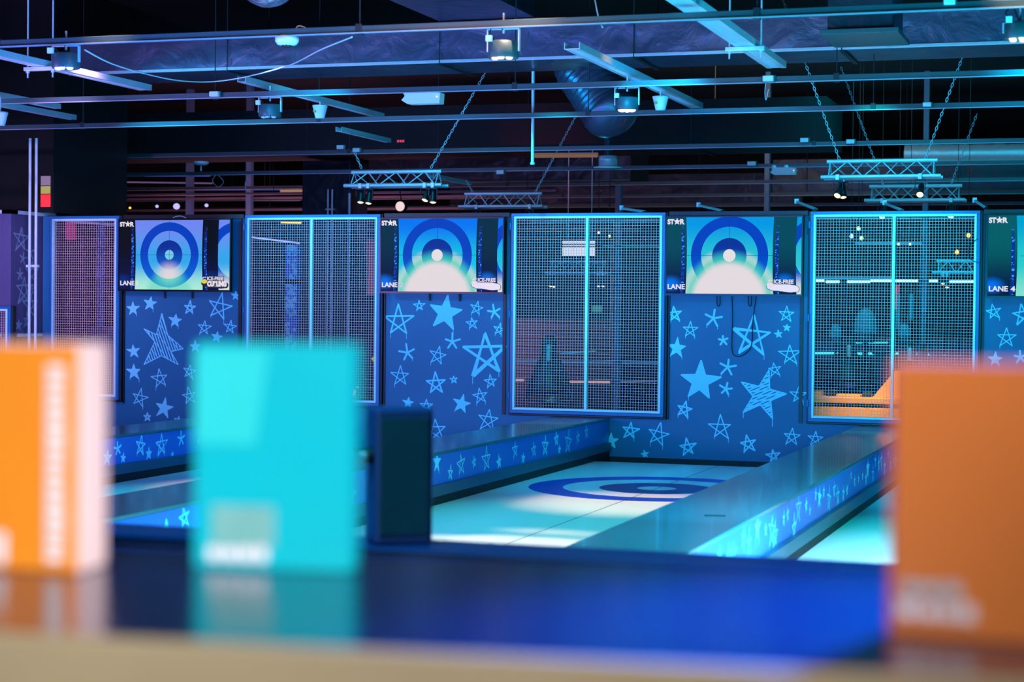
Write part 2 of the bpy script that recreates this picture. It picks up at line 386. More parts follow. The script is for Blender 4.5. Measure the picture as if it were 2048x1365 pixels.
# cap and edge profiles of the wall panels
for k, (a, b) in enumerate(((-9.52, -8.175), (-6.725, -5.455), (-3.96, -2.69), (-1.205, 1.4))):
    w = MB(); w.box(a+.01, b-.01, YW-.045, YW-.002, ZT-.028, ZT+.01); w.box(b-.075, b-.045, YW-.02, YW-.002, -1.0, ZT-.03); w.box(a+.005, a+.018, YW-.02, YW-.002, -1.0, ZT-.03)
    struct('trim_%d' % (k+1), w, black)

# ------------------------------------------------------------------ mesh panels
def mesh_panel(a, b, z0, z1, label, bar=True, y=YW-.05, group='mesh panels in the back wall', fr=cyanf, step=.025, hinges=True):
    t = thing('mesh_panel', label, 'mesh panel', ((a+b)/2, y, z0), group)
    def frame(a, b, z0, z1, y0, y1, w):
        m = MB(); m.cbox(a, b, y0, y1, z1-w, z1, .003); m.cbox(a, b, y0, y1, z0, z0+w, .003)
        m.cbox(a, a+w, y0, y1, z0+w, z1-w, .003); m.cbox(b-w, b, y0, y1, z0+w, z1-w, .003); return m
    frame(a, b, z0, z1, y+.0, y+.06, .018).build('surround', black, t)
    frame(a+.018, b-.018, z0+.02, z1-.002, y-.025, y+.02, .030).build('outer_frame', bluef, t)
    A, B, Z0, Z1 = a+.046, b-.046, z0+.052, z1-.030
    frame(A, B, Z0, Z1, y-.032, y+.012, .020).build('inner_frame', fr, t)
    if bar:
        m = MB(); c = (a+b)/2; m.cbox(c-.013, c+.013, y-.034, y+.008, Z0+.018, Z1-.018, .003); m.build('centre_bar', fr, t)
    m = MB(); r = .0018
    x = A+.022
    while x < B-.02: m.box(x-r, x+r, y-.012-r, y-.012+r, Z0+.015, Z1-.015); x += step
    z = Z0+.022
    while z < Z1-.02: m.box(A+.015, B-.015, y-.017-r, y-.017+r, z-r, z+r); z += step
    m.build('wire_mesh', wire, t)
    if hinges:
        for zz in (z0+.18, (z0+z1)/2, z1-.12):
            h = MB(); h.tube((a+.012, y-.03, zz-.03), (a+.012, y-.03, zz+.03), .012, 10); h.build('hinge', bluef, t)
    return t
mesh_panel(-10.345, -9.52, ZO[0], .868, 'tall pale lilac wire mesh panel left of the lane 1 screen', bar=False, hinges=False)
mesh_panel(-8.175, -6.725, ZO[1], .868, 'tall blue-framed wire mesh panel between the lane 1 and lane 2 screens')
mesh_panel(-5.455, -3.960, ZO[2], .868, 'tall blue-framed wire mesh panel between the lane 2 and lane 3 screens')
mesh_panel(-2.690, -1.205, ZO[3], .868, 'tall blue-framed wire mesh panel between the lane 3 and lane 4 screens')

# ------------------------------------------------------------------ televisions
def television(x0, k, label, lane_txt, curling):
    W_, H_ = 1.21, .6806; zt = .818; y = YW-.125; x0 *= .9954
    t = thing('television', label, 'television', (x0+W_/2, YW, zt-H_/2), 'lane screens')
    m = MB(); bw = .012
    m.cbox(x0-bw, x0+W_+bw, y+.004, y+.036, zt-H_-bw-.006, zt+bw, .004); m.build('casing', blackp, t)
    MB().box(x0+.35, x0+W_-.35, y+.036, YW-.003, zt-H_+.15, zt-.15).build('wall_bracket', black, t)
    m = MB()
    m.box(x0-bw, x0+W_+bw, y-.006, y+.004, zt, zt+bw); m.box(x0-bw, x0+W_+bw, y-.006, y+.004, zt-H_-bw-.006, zt-H_)
    m.box(x0-bw, x0, y-.006, y+.004, zt-H_, zt); m.box(x0+W_, x0+W_+bw, y-.006, y+.004, zt-H_, zt); m.build('bezel', blackp, t)
    me = bpy.data.meshes.new('screen'); me.from_pydata([(x0, y, zt-H_), (x0+W_, y, zt-H_), (x0+W_, y, zt), (x0, y, zt)], [], [(0, 1, 2, 3)])
    uv = me.uv_layers.new()
    for i, c in enumerate(((0, 0), (1, 0), (1, 1), (0, 1))): uv.data[i].uv = c
    me.materials.append(SM[k]); s = bpy.data.objects.new('screen', me); COL.objects.link(s); s.parent = t; s.location = -Vector(t.location)
    def txt(name, st, u, v, u1, v1, mt, bold, yy=-.003):      # lettering fitted to the box u..u1, v..v1
        o = text_mesh(name, st, .1, mt, bold, 'LEFT', s, (x0+u*W_, y+yy, zt-H_+v*H_), .0006)
        X_ = [q.co.x for q in o.data.vertices]; Z_ = [q.co.z for q in o.data.vertices]; sx = (u1-u)*W_/(max(X_)-min(X_)); sz = (v1-v)*H_/(max(Z_)-min(Z_)); mx_, mz_ = min(X_), min(Z_)
        for q in o.data.vertices: q.co = Vector(((q.co.x-mx_)*sx, q.co.y, (q.co.z-mz_)*sz))
        return o
    txt('star_lettering', 'ST', .004, .908, .054, .978, textw, .005)
    txt('star_lettering', 'R', .098, .908, .134, .978, textw, .005)
    m = MB(); c = Vector((x0+.076*W_, zt-H_+.945*H_)); pts = []
    for i in range(10):
        rr = .034 if i % 2 == 0 else .015; w_ = PI*i/5; pts.append((c.x+math.sin(w_)*rr, y-.003, c.y+math.cos(w_)*rr))
    m.add(pts+[(c.x, y-.003, c.y)], [(i, (i+1) % 10, 10) for i in range(10)]); m.build('star_emblem', textw, None).parent = s
    txt('lane_lettering', 'LANE', .010, .056, .140, .124, textw, .003)
    if lane_txt[5:]: txt('lane_number', lane_txt[5:], .158, .056, .190 if lane_txt != 'LANE 1' else .172, .124, textw if k != 1 else greyw, .003)
    if curling is not None:
        def blob(g, yy, mt, cu_=.868, hw_=.118):
            m = MB(); pts = []
            for i in range(40):
                w_ = 2*PI*i/40; cx_ = math.cos(w_); sx_ = math.sin(w_); q = 1+.07*math.sin(w_*9+1)
                ex_ = math.copysign(abs(cx_)**.55, cx_)*hw_; ez_ = math.copysign(abs(sx_)**.7, sx_)*.050*q
                px = x0+W_*(cu_+ex_)+g*cx_; pz = zt-H_+H_*(.085+ez_-.018*ex_/hw_)+g*sx_
                pts.append((min(px, x0+W_-.004), y+yy, pz))
            c_ = (x0+W_*cu_, y+yy, zt-H_+H_*.085)
            m.add(pts+[c_], [(i, (i+1) % 40, 40) for i in range(40)]); m.build('banner', mt, None).parent = s
        blob(.005, -.0015, textk)
        if not curling: blob(0, -.003, textw)
        txt('banner_lettering', 'ICE-FREE', .796, .128, .952, .198, textk, .016, -.0035)
        txt('banner_lettering', 'ICE-FREE', .802, .136, .946, .190, textw, .003, -.0055)
        if curling:
            txt('banner_lettering', 'CURLING', .802, .045, .975, .128, textw, .010, -.0065)
        m = MB(); cx, cz = x0+W_*.775, zt-H_+H_*.12; T_ = Matrix.Diagonal((1.25, 1, .8, 1))
        m.lathe((cx, y-.005, cz), [(0, -.002), (.026, -.002), (.026, .001), (0, .001)], 20, axis='Y', T=T_)
        m.build('curling_stone_emblem', texty if curling else textw, None).parent = s
        m = MB(); m.path([(cx-.02, y-.005, cz+.026), (cx-.005, y-.005, cz+.042), (cx+.02, y-.005, cz+.038)], .004); m.build('curling_stone_emblem', textw, None).parent = s
    return t
T1 = television(-9.545, 0, 'flat television above lane 1 showing blue rings, LANE 1 and the curling logo', 'LANE 1', True)
T2 = television(-6.742, 1, 'flat television above lane 2 with overexposed white below its blue rings, reads LANE 2', 'LANE 2', False)
T3 = television(-3.968, 2, 'flat television above lane 3 with bright rings, reads LANE before a white area', 'LANE', False)
T4 = television(-1.158, 3, 'flat television cut off at the right edge, reads LANE 4', 'LANE 4', None)

def cable(pts, r, label, m=None, group=None, cat='cable', name='cable'):
    q = [Vector(p) for p in pts]; out = []
    for i in range(len(q)-1):
        p0 = q[max(i-1, 0)]; p1 = q[i]; p2 = q[i+1]; p3 = q[min(i+2, len(q)-1)]
        for k in range(6):
            t = k/6; out.append(.5*((2*p1)+(p2-p0)*t+(2*p0-5*p1+4*p2-p3)*t*t+(3*p1-p0-3*p2+p3)*t**3))
    out.append(q[-1]); o = MB().path(out, r).build(name, m or rubber); return tag(o, label, cat, group)
yc = YW-.02
cable([PY(1464, 590, yc), PY(1465, 640, yc), PY(1464, 700, yc), PY(1474, 713, yc), PY(1490, 708, yc), PY(1503, 690, yc), PY(1506, 640, yc), PY(1513, 590, yc)], .004, 'long thin black cable loop hanging below the lane 3 screen')
for a, b, lab in ((1434, 1440, 'short black cable loop under the left part of the lane 3 screen'), (1497, 1503, 'short black cable loop under the right part of the lane 3 screen')):
    cable([PY(a, 590, yc), PY(a, 607, yc), PY((a+b)/2, 613, yc), PY(b, 607, yc), PY(b, 590, yc)], .004, lab)
for x, y0, lab in ((861, 584, 'left black strap hanging below the lane 2 screen'), (921, 585, 'right black strap hanging below the lane 2 screen'), (331, 580, 'left dark strap hanging below the lane 1 screen'), (386, 580, 'right dark strap hanging below the lane 1 screen')):
    o = MB(); a = PY(x, y0-2, yc); o.cbox(a.x-.016, a.x+.004, yc-.004, yc+.004, a.z-.095, a.z, .003); tag(o.build('strap', rubber), lab, 'strap')
tag(cable([PY(1956, 478, YW-.09), PY(1942, 488, YW-.09), PY(1937, 505, YW-.09), PY(1943, 520, YW-.09), PY(1958, 526, YW-.09)], .003, 'thin dark cable loop bulging beside the lane 4 screen'), 'thin dark cable loop bulging beside the lane 4 screen', 'cable')
cable([PY(346, 436, YW-.06), PY(353, 433, YW-.06), PY(362, 432.5, YW-.06), PY(372, 436, YW-.06)], .004, 'pale cable arching over the top of the lane 1 screen', plast)

# ------------------------------------------------------------------ lanes
def lane_mat():
    m = bpy.data.materials.new('curling_lane_sheet'); m.use_nodes = True; nt = m.node_tree; X.nt = nt
    b = nt.nodes['Principled BSDF']; b.inputs['Roughness'].default_value = .32; b.inputs['Coat Weight'].default_value = .15; b.inputs['Coat Roughness'].default_value = .08
    tc = nt.nodes.new('ShaderNodeTexCoord'); sp = nt.nodes.new('ShaderNodeSeparateXYZ'); nt.links.new(tc.outputs['Object'], sp.inputs[0])
    x, y = X(sp.outputs[0]), X(sp.outputs[1])
    d = (x.sq()+y.sq()).sqrt()
    wht = rgb(226, 234, 236)
    c = cmix(wht, rgb(20, 56, 190), d.lt(.97)); c = cmix(c, wht, d.lt(.71)); c = cmix(c, rgb(12, 26, 120), d.lt(.435)); c = cmix(c, wht, d.lt(.147))
    c = cmix(c, rgb(20, 60, 80), x.abs().lt(.0045)); c = cmix(c, rgb(60, 110, 150), y.abs().lt(.004)*.5)
    nt.links.new(c, b.inputs['Base Color']); return m
LM = lane_mat()
P = 2.77
lanes = ['curling lane 1 below the lane 1 screen, mostly hidden at the left', 'curling lane 2, seen as a pale green strip above the dark divider', 'curling lane 3 with blue target rings in full view', 'curling lane 4 at the right, glowing white-blue beside the orange leaflet']
for k in range(4):
    cx = -8.915+P*k; hw = 1.112
    t = thing('curling_lane', lanes[k], 'curling lane', (cx, 13.76, ZF), 'curling lanes')
    m = MB(); m.cbox(cx-hw, cx+hw, 4.9, 15.98, ZL-.02, ZL, .004)
    o = m.build('playing_surface', LM, None, loc=(cx, 13.76, ZL)); o.parent = t; o.location = (0, 0, ZL-ZF)
    m = MB(); m.box(cx-hw+.02, cx+hw-.02, 4.92, 15.96, ZF, ZL-.02); m.build('base', black, t)
def divider(x0, label, left, right, seed):
    x1 = x0+.52; y0, y1 = 4.85, (YW-.034 if x0 > -10 else 14.5)
    t = thing('lane_divider', label, 'lane divider', ((x0+x1)/2, 10, ZF), 'lane dividers')
    m = MB(); m.cbox(x0, x1, y0, y1, -1.022, -1.0, .004); m.build('top_board', capm, t)
    m = MB(); m.box(x0+.012, x1-.012, y0+.01, y1, ZF, -1.022); m.build('core', black, t)
    m = MB(); m.box(x1-.012, x1-.006, y0+.01, y1, -1.225, -1.024)
    if right: paint_stars(m, right, 'X', x1-.006, (y0+.02, -1.222), (y1, -1.026), 1, seed=seed)
    m.build('star_panel', [panelb, starp], t)
    m = MB(); m.box(x0+.006, x0+.012, y0+.01, y1, -1.225, -1.024); m.build('side_panel', panelb, t)
    # stepped dark skirting with a groove
    m = MB(); m.cbox(x1-.012, x1+.022, y0+.01, y1, -1.30, -1.225, .004); m.cbox(x0-.022, x0+.012, y0+.01, y1, -1.30, -1.225, .004); m.build('ledge', skirt, t)
    m = MB(); m.cbox(x1-.012, x1+.008, y0+.01, y1, ZF, -1.30, .003); m.cbox(x0-.008, x0+.012, y0+.01, y1, ZF, -1.30, .003); m.build('kick_strip', rubber, t)
    return t
rnd = random.Random(21)
def scatter(ya, yb, n):
    out = []
    for i in range(n):
        out.append((ya+(yb-ya)*(i+rnd.uniform(.2, .8))/n, rnd.uniform(-1.19, -1.07), rnd.choice((.03, .04, .055, .07, .085)), rnd.choice('fottodxo')))
    return out
divider(-10.56, 'lane divider left of lane 1, behind the orange leaflet', True, scatter(11, 16, 18), 3)
divider(-7.79, 'lane divider between lanes 1 and 2 with white stars on its blue side', True, STARS['D1']+scatter(5.5, 12.0, 26)+scatter(13.7, 16.4, 12), 4)
divider(-5.01, 'lane divider between lanes 2 and 3 with stars on its blue side', True, STARS['D2']+scatter(5.2, 11.9, 28), 5)
divider(-2.23, 'lane divider between lanes 3 and 4, widest in view, its star panel glowing cyan', True, scatter(5.2, 16.3, 62), 6)
m = MB(); c = PZ(1430, 1032, -.9985); m.tube((c.x-.05, c.y-.01, -.9985), (c.x+.05, c.y+.012, -.9985), .0035, 6); tag(m.build('cable_tie', rubber), 'short black strip lying on the top of the widest lane divider', 'strip')
# ------------------------------------------------------------------ left side wall
XS = -10.47; YS = 15.96
w = MB(); w.box(XS-.1, XS, YS, YW+.25, -.33, .89); w.box(-15.9, XS-.1, YS, YS+.1, -.33, .89)
w.box(XS-.1, XS, YS, YW+.25, ZF, -.33, 2); w.box(-15.9, XS-.1, YS, YS+.1, ZF, -.33, 2)
rnd2 = random.Random(2)
for x, y, r, st in ((42, 478, 27, 'd'), (46, 517, 12, 'x'), (40, 549, 11, 'x'), (48, 580, 30, 'd'), (37, 650, 12, 'f'), (54, 643, 14, 't'), (22, 470, 14, 'o'), (8, 560, 16, 'o')):
    if x > 30:
        d = ray(x, y); q = d*(XS/d.x); z2 = (ray(x, y-r)*(XS/ray(x, y-r).x)).z; paint_stars(w, [(q.y, q.z, z2-q.z, st)], 'X', XS, (YS, -.3), (YW+.2, .88), 1, seed=int(x))
for y, z, r, st in ((16.3, .50, .08, 'x'), (16.34, .30, .12, 'd'), (16.31, -.03, .14, 'd'), (16.36, .12, .06, 'o')): paint_stars(w, [(y, z, r, st)], 'X', XS, (YS, -.3), (YW+.2, .88), 1, seed=9)
struct('wall_left', w, [dusk, starw, mat('brown_lower_wall', rgb(120, 86, 84), .6, noise=.1)])
w = MB(); w.box(XS-.1, XS+.012, YS-.012, YW+.25, .87, .905); w.box(-15.9, XS+.012, YS-.012, YS+.1, .87, .905)
w.box(XS-.1, XS+.01, YS-.01, YW+.25, -.345, -.315); w.box(-15.9, XS+.01, YS-.01, YS+.1, -.345, -.315); struct('trim_5', w, white)
w = MB(); w.box(-15.9, -10.30, YW-.05, YW+1.4, .905, 3.2); struct('wall_upper_left', w, mat('dark_glossy_bulkhead', rgb(34, 34, 34), .25, noise=.2, scale=2))
a = PY(84, 352, YW-.08); b = PY(105, 415, YW-.08)
m = MB(); m.cbox(-10.44, -10.31, YW-.075, YW-.052, b.z, a.z, .004); t = tag(m.build('reflection_panel', blackp), 'small glowing panel standing for a red-yellow reflection on the dark upper wall at left', 'light panel')  # glowing bands put in for a coloured reflection on the glossy bulkhead
h = a.z-b.z
for n_, (z0, z1, g) in enumerate(((0, .42, g_red), (.42, .68, glow('panel_yellow', rgb(200, 190, 110), .7)), (.68, 1, glow('panel_lilac', rgb(170, 140, 190), .6)))):
    m = MB(); m.box(-10.43, -10.32, YW-.079, YW-.0755, b.z+h*z0+.005, b.z+h*z1-.002); o = m.build('glowing_band', g, t)
    o.parent = t; o.location = (0, 0, 0)
for dx, lab in ((-10.22, 'left one of the two tall pale pipes at the left wall'), (-10.15, 'right one of the two tall pale pipes at the left wall')):
    y = 15.90; t = thing('vertical_pipe', lab, 'pipe', (dx, y, ZF), 'pair of vertical pipes')
    m = MB(); m.tube((dx, y, ZF+.0), (dx, y, 1.60), .014, 12); m.build('pipe', plast, t)
    m = MB(); m.cbox(dx-.032, dx+.032, y-.018, y+.018, .34, .365, .004); m.build('clamp', plast, t)
mesh_panel(-12.2, PY(26, 612, 15.8).x, ZF, PY(10, 612, 15.8).z, 'low lilac wire mesh guard at the left edge above the orange leaflet', bar=False, y=15.8, group=None, hinges=False)

# ------------------------------------------------------------------ ceiling grid
ZB = 1.65
def beam(y, label, x0=-15.5, x1=5.5, z=ZB, h=.045, rods=(-12, -9.3, -6.9, -4.4, -2.0, .6, 3.2)):
    t = thing('ceiling_strut', label, 'ceiling strut', (0, y, z), 'struts across the ceiling')
    m = MB(); m.cbox(x0, x1, y-.02, y+.02, z-h/2, z+h/2, .003); m.box(x0, x1, y-.034, y-.0195, z-h/2-.003, z-h/2+.004, 1); m.build('channel', [beamp, lipm], t)
    for x in rods:
        m = MB(); m.tube((x, y, z+h/2-.01), (x, y, 3.2), .004, 6); m.cbox(x-.02, x+.02, y-.026, y+.026, z-h/2-.008, z+h/2+.012, .003); m.build('hanger_rod', rodm, t)
    return t
BY = [10.37, 13.35, 15.35, 18.6, 21.3, 24.0, 26.6, 29.2, 31.8, 34.4]
names = ['nearest long ceiling strut crossing the top of the view', 'second ceiling strut from the front, carrying the floodlight', 'third ceiling strut from the front', 'fourth ceiling strut, just above the light trusses', 'fifth ceiling strut, behind the light trusses']
for k, y in enumerate(BY):
    beam(y, names[k] if k < 5 else 'ceiling strut far back, number %s of those beyond the trusses' % ['one', 'two', 'three', 'four', 'five'][k-5], rods=(-12, -9.3, -6.9, -4.4, -2.0, .6, 3.2) if k < 3 else (-8, -3, 2))
batt = mat('violet_grey_batten', rgb(110, 96, 104), .5, noise=.5, scale=2)
for k, (y, z, a_, b_) in enumerate(((23.0, 1.50, -15, -7), (24.9, 1.56, -15.5, -8.6), (25.8, 1.44, -15.8, -9), (27.9, 1.55, -15.8, -9.5), (28.6, 1.40, -15.8, -6), (30.5, 1.50, -15.8, -9), (31.2, 1.36, -15.8, -8), (33.0, 1.46, -15.8, -9), (34.0, 1.30, -15.8, -7), (35.6, 1.38, -15.8, -8))):
    t = thing('ceiling_batten', 'thin violet-lit ceiling batten far back at the left, %s of ten from the front' % ['first', 'second', 'third', 'fourth', 'fifth', 'sixth', 'seventh', 'eighth', 'ninth', 'last'][k], 'ceiling batten', (a_, y, z), 'battens in the far left of the ceiling')
    MB().cbox(a_, b_, y-.03, y+.03, z-.016, z+.016, .004).build('batten', batt, t)
    for x in (a_+.4, (a_+b_)/2, b_-.4): MB().tube((x, y, z), (x, y, 3.2), .005, 6).build('hanger_rod', rodm, t)
def tray(xc, y0, y1, w, label, z=ZB+.075, hang=None):
    t = thing('perforated_channel', label, 'perforated channel', (xc, (y0+y1)/2, z), 'channels running away from the camera')
    m = MB(); m.box(xc-w/2, xc-.25*w, y0, y1, z, z+.004); m.box(xc+.25*w, xc+w/2, y0, y1, z, z+.004)
    y = y0
    while y < y1-.03:
        m.box(xc-.25*w, xc+.25*w, y, min(y+.028, y1), z, z+.004); y += .05
    m.build('slotted_web', galv, t)
    m = MB(); m.box(xc-w/2-.004, xc-w/2, y0, y1, z, z+.045); m.box(xc+w/2, xc+w/2+.004, y0, y1, z, z+.045); m.build('side_flanges', galv, t)
    if hang:
        m = MB(); m.cbox(xc-.13, xc+.13, hang-.02, hang+.02, z-.03, z-.002, .003); m.build('cross_bar', galv, t)
        for s in (-1, 1):
            m = MB(); m.tube((xc+s*.105, hang, z-.08), (xc+s*.105, hang, 3.2), .006, 8); m.tube((xc+s*.105, hang, z-.045), (xc+s*.105, hang, z-.03), .014, 6); m.build('threaded_rod', galv, t)
    return t
tray(-2.42, 7.5, 13.30, .13, 'wide bright cyan perforated channel with a hanging cross bar, upper right', hang=12.15)
tray(-3.56, 12.0, 15.8, .10, 'narrower cyan channel left of the wide one, running down to the right')
tray(-7.60, 8.5, 13.5, .10, 'lilac perforated channel at the upper left with two hanging rods', hang=11.95)
tray(-6.57, 13.15, 16.0, .06, 'thin blue-lit channel above the white cone detector at left')
tray(-9.50, 12.7, 15.5, .07, 'thin lilac channel at the left edge near the ceiling')
tray(PY(709, 304, 17.5).x, 17.1, 18.4, .06, 'short thin channel left above the left trusses')
tray(-7.56, 19.9, 21.2, .06, 'short dark channel above the left rear truss', z=PY(941, 362, 20.5).z)
tray(-9.1, 12.9, 14.6, .05, 'second thin lilac channel at the left edge, above the first')

# ducts
def duct(x0, x1, y0, y1, z0, z1, m_, label, bands=()):
    t = thing('air_duct', label, 'air duct', ((x0+x1)/2, (y0+y1)/2, z0))
    m = MB(); nx = max(2, int((x1-x0)/.25)); rr = random.Random(3)
    # front and bottom faces with crumpled foil
    def quadgrid(P0, du, dv, nu, nv, n):
        vs = []; fs = []
        for i in range(nu+1):
            for j in range(nv+1):
                e = 0 if j in (0, nv) or i in (0, nu) else rr.uniform(-.012, .012); vs.append(P0+du*(i/nu)+dv*(j/nv)+n*e)
        for i in range(nu):
            for j in range(nv): a = i*(nv+1)+j; fs.append((a, a+nv+1, a+nv+2, a+1))
        m.add(vs, fs, 0, True)
    dx = Vector((x1-x0, 0, 0)); dz = Vector((0, 0, z1-z0)); dy = Vector((0, y1-y0, 0)); O = Vector((x0, y0, z0))
    quadgrid(O, dx, dz, nx*2, 5, Vector((0, -1, 0))); quadgrid(O, dx, dy, nx*2, 6, Vector((0, 0, -1)))
    quadgrid(O+dy, dx, dz, nx, 2, Vector((0, 1, 0))); quadgrid(O+dz, dx, dy, nx, 2, Vector((0, 0, 1)))
    quadgrid(O, dy, dz, 2, 2, Vector((1, 0, 0))); quadgrid(O+dx, dy, dz, 2, 2, Vector((1, 0, 0)))
    m.build('duct_body', m_, t)
    MB().cbox(x0, x1, y0-.022, y0+.004, z0-.012, z0+.016, .004).build('highlight_strip', galv if m_ is foil else beamp, t)  # pale strip added to draw the highlight line along the lower edge
    for x in bands:
        m2 = MB(); m2.box(x-.02, x+.02, y0-.02, y1+.02, z0-.022, z0-.014); m2.tube((x, y0-.02, z0-.02), (x, y0-.02, 3.2), .005, 6); m2.tube((x, y1+.02, z0-.02), (x, y1+.02, 3.2), .005, 6); m2.build('hanger', rodm, t)
    return t
duct(-9.2, 5.4, 14.95, 15.75, 2.08, 2.40, foil, 'long foil-wrapped air duct crossing behind the first ceiling strut', bands=(-7.6, -5.6, -3.9, -2.2, -.4))
duct(-5.6, -4.75, 11.6, 14.9, 2.42, 2.8, foild, 'flat blue-lit rectangular duct at the top, left of centre')
duct(-15, -3.4, 21.9, 23.2, 1.95, 2.5, deck, 'wide dark duct high behind the third ceiling strut', bands=(-10, -5))
duct(-15.5, -10.6, 13.6, 14.6, 1.75, 2.3, foild, 'dark duct at the upper left corner over the wall', bands=(-14, -11.2))
for k, (x0, x1, y0) in enumerate(((-10.2, -6.4, 24.3), (-11, -5, 29.8), (-5, 1, 27.2))):
    duct(x0, x1, y0+.1, y0+1.1, 1.72, 2.2, foild, ['dark duct far back at the left, lit violet', 'farthest dark duct at the left over the back room', 'dark duct far back in the middle'][k], bands=(x0+.5, x1-.5))
# hood with flange at upper right
a = PY(1640, 63, 12.4); b = PY(1797, 48, 12.4)
t = thing('air_hood', 'dark duct hood with a square flange at the top right', 'duct hood', (a.x, 12.4, a.z))
m = MB(); m.cbox(a.x+.04, b.x-.04, 12.45, 13.0, a.z, 3.19, .01); m.build('hood_body', foild, t)
m = MB(); m.cbox(a.x, b.x, 12.40, 13.05, a.z-.02, a.z+.012, .003); m.build('flange', beamp, t)
# flexible foil tubes
def flex(pts, r, label, m_, name='flexible_duct', end=True, name2=None):
    q = [Vector(p) for p in pts]; path = []
    for i in range(len(q)-1):
        p0 = q[max(i-1, 0)]; p1 = q[i]; p2 = q[i+1]; p3 = q[min(i+2, len(q)-1)]
        for k in range(14):
            t = k/14; path.append(.5*((2*p1)+(p2-p0)*t+(2*p0-5*p1+4*p2-p3)*t*t+(3*p1-p0-3*p2+p3)*t**3))
    path.append(q[-1]); m = MB(); n = 28; vs = []; rr = random.Random(4); up = Vector((0, 1, .2)).normalized()
    cap = 7 if end else 0
    rings = [(p, (path[min(i+1, len(path)-1)]-path[max(i-1, 0)]).normalized(), 1.0+.045*math.sin(i*2.4)) for i, p in enumerate(path)]
    if end:
        p, d, _ = rings[-1]
        for k in range(1, cap+1):
            w_ = PI/2*k/cap; rings.append((p+d*r*.75*math.sin(w_), d, max(.01, math.cos(w_))))
    for p, d, s in rings:
        e1 = d.cross(up).normalized(); e2 = d.cross(e1)
        for i in range(n):
            w_ = 2*PI*i/n; R_ = r*s*(1+rr.uniform(-.02, .02)); vs.append(p+e1*math.cos(w_)*R_+e2*math.sin(w_)*R_)
    fs = []
    for k in range(len(rings)-1):
        for i in range(n): fs.append((k*n+i, k*n+(i+1) % n, (k+1)*n+(i+1) % n, (k+1)*n+i))
    m.add(vs, fs, 0, True); return tag(m.build(name, m_), label, 'flexible duct')
flex([PY(1150, 60, 17.2), PY(1165, 130, 17.1), PY(1195, 180, 17), PY(1222, 225, 16.9)], .27, 'shiny dark flexible duct bag drooping behind the second strut, right of centre', foil)
flex([PY(500, -140, 12.2), PY(520, -90, 12.1), PY(540, -38, 12)], .21, 'rounded silver foil duct end at the top edge of the view', foils)
flex([PY(1810, 308, 25.3), PY(1930, 308, 25.3), PY(2120, 306, 25.3)], .13, 'galvanised round duct high on the right behind the trusses', galv, end=False)
def cap_vent(x, y, Y, r, h, label):
    c = PY(x, y, Y); t = thing('vent_cap', label, 'vent', (c.x, Y, c.z))
    MB().lathe((c.x, Y, c.z), [(0, h/2), (r, h/2), (r, h*.2), (r*1.04, h*.15), (r, h*.1), (r, -h/2), (0, -h/2)], 28).build('collar', galv, t)
    MB().lathe((c.x, Y, c.z), [(r, -h/2+.01), (r*1.55, -h/2+.005), (r*1.55, -h/2-.008), (0, -h/2-.008)], 28).build('flange', plast, t)
    MB().tube((c.x, Y, c.z+h/2), (c.x, Y, 3.2), r*.5, 12).build('neck', foild, t)
cap_vent(1216, 324, 20.2, .105, .13, 'round silver vent collar with a thin flange, right of centre above the wall')

# ------------------------------------------------------------------ fixtures on the struts
def can(x, y, Y, r, label, lit, lenses=3, zb=ZB):
    c = PY(x, y, Y); t = thing('downlight', label, 'downlight', (c.x, Y, c.z), 'cylindrical downlights under the struts')
    h = r*1.1; b0 = c.z-h*.5
    MB().lathe((c.x, Y, b0), [(0, h), (r*.88, h), (r, h*.94), (r, h*.06), (r*.97, 0), (r*.97, .004), (0, .004)], 32).build('can', beamp, t)
    m = MB()
    for s in (-1, 1): m.cbox(c.x+s*(r+.006)-.004, c.x+s*(r+.006)+.004, Y-.012, Y+.012, b0+h*.4, zb-.02, .001)
    m.cbox(c.x-r-.01, c.x+r+.01, Y-.012, Y+.012, zb-.028, zb-.020, .002); m.tube((c.x, Y, zb-.05), (c.x, Y, zb+.07), .007, 8); m.build('yoke', galv, t)
    m = MB(); m.box(c.x-r*.85, c.x-r*.45, Y-r-.012, Y-r+.01, b0+h*.9, b0+h*1.25); m.build('plate', plast, t)
    for k in range(lenses):
        w_ = -2.6+k*1.05 if lenses == 3 else 2*PI*k/lenses
        MB().lathe((c.x+math.cos(w_)*r*.55, Y+math.sin(w_)*r*.55, b0-.0), [(0, -.012), (r*.17, -.010), (r*.24, -.002), (r*.24, .006)], 16).build('lens', lit, t)
    m = MB(); pts = [Vector((c.x-r*.6, Y, b0+h)), Vector((c.x-r*.95, Y-.01, b0+h*1.6)), Vector((c.x-r*.5, Y-.01, b0+h*2.1)), Vector((c.x, Y-.01, zb-.03))]; m.path(pts, .004); m.build('lead', rubber, t)
g_off = mat('unlit_lens', rgb(190, 215, 225), .2, noise=.05)
can(132, 122, 10.4, .088, 'lilac-lit downlight can with a looped yoke at the upper left', g_white)
can(540, 222, 13.4, .090, 'unlit dark downlight can under the second strut, left of the floodlight', g_off)
can(1007, 100, 10.4, .090, 'teal downlight can with glowing lenses under the nearest strut, centre', g_warm)
can(1254, 208, 13.4, .085, 'downlight can with a ring of bright lenses in front of the drooping duct bag', g_white, 7)
can(2040, 62, 10.9, .085, 'downlight can cut off at the right edge with bright lenses', g_warm, 5)
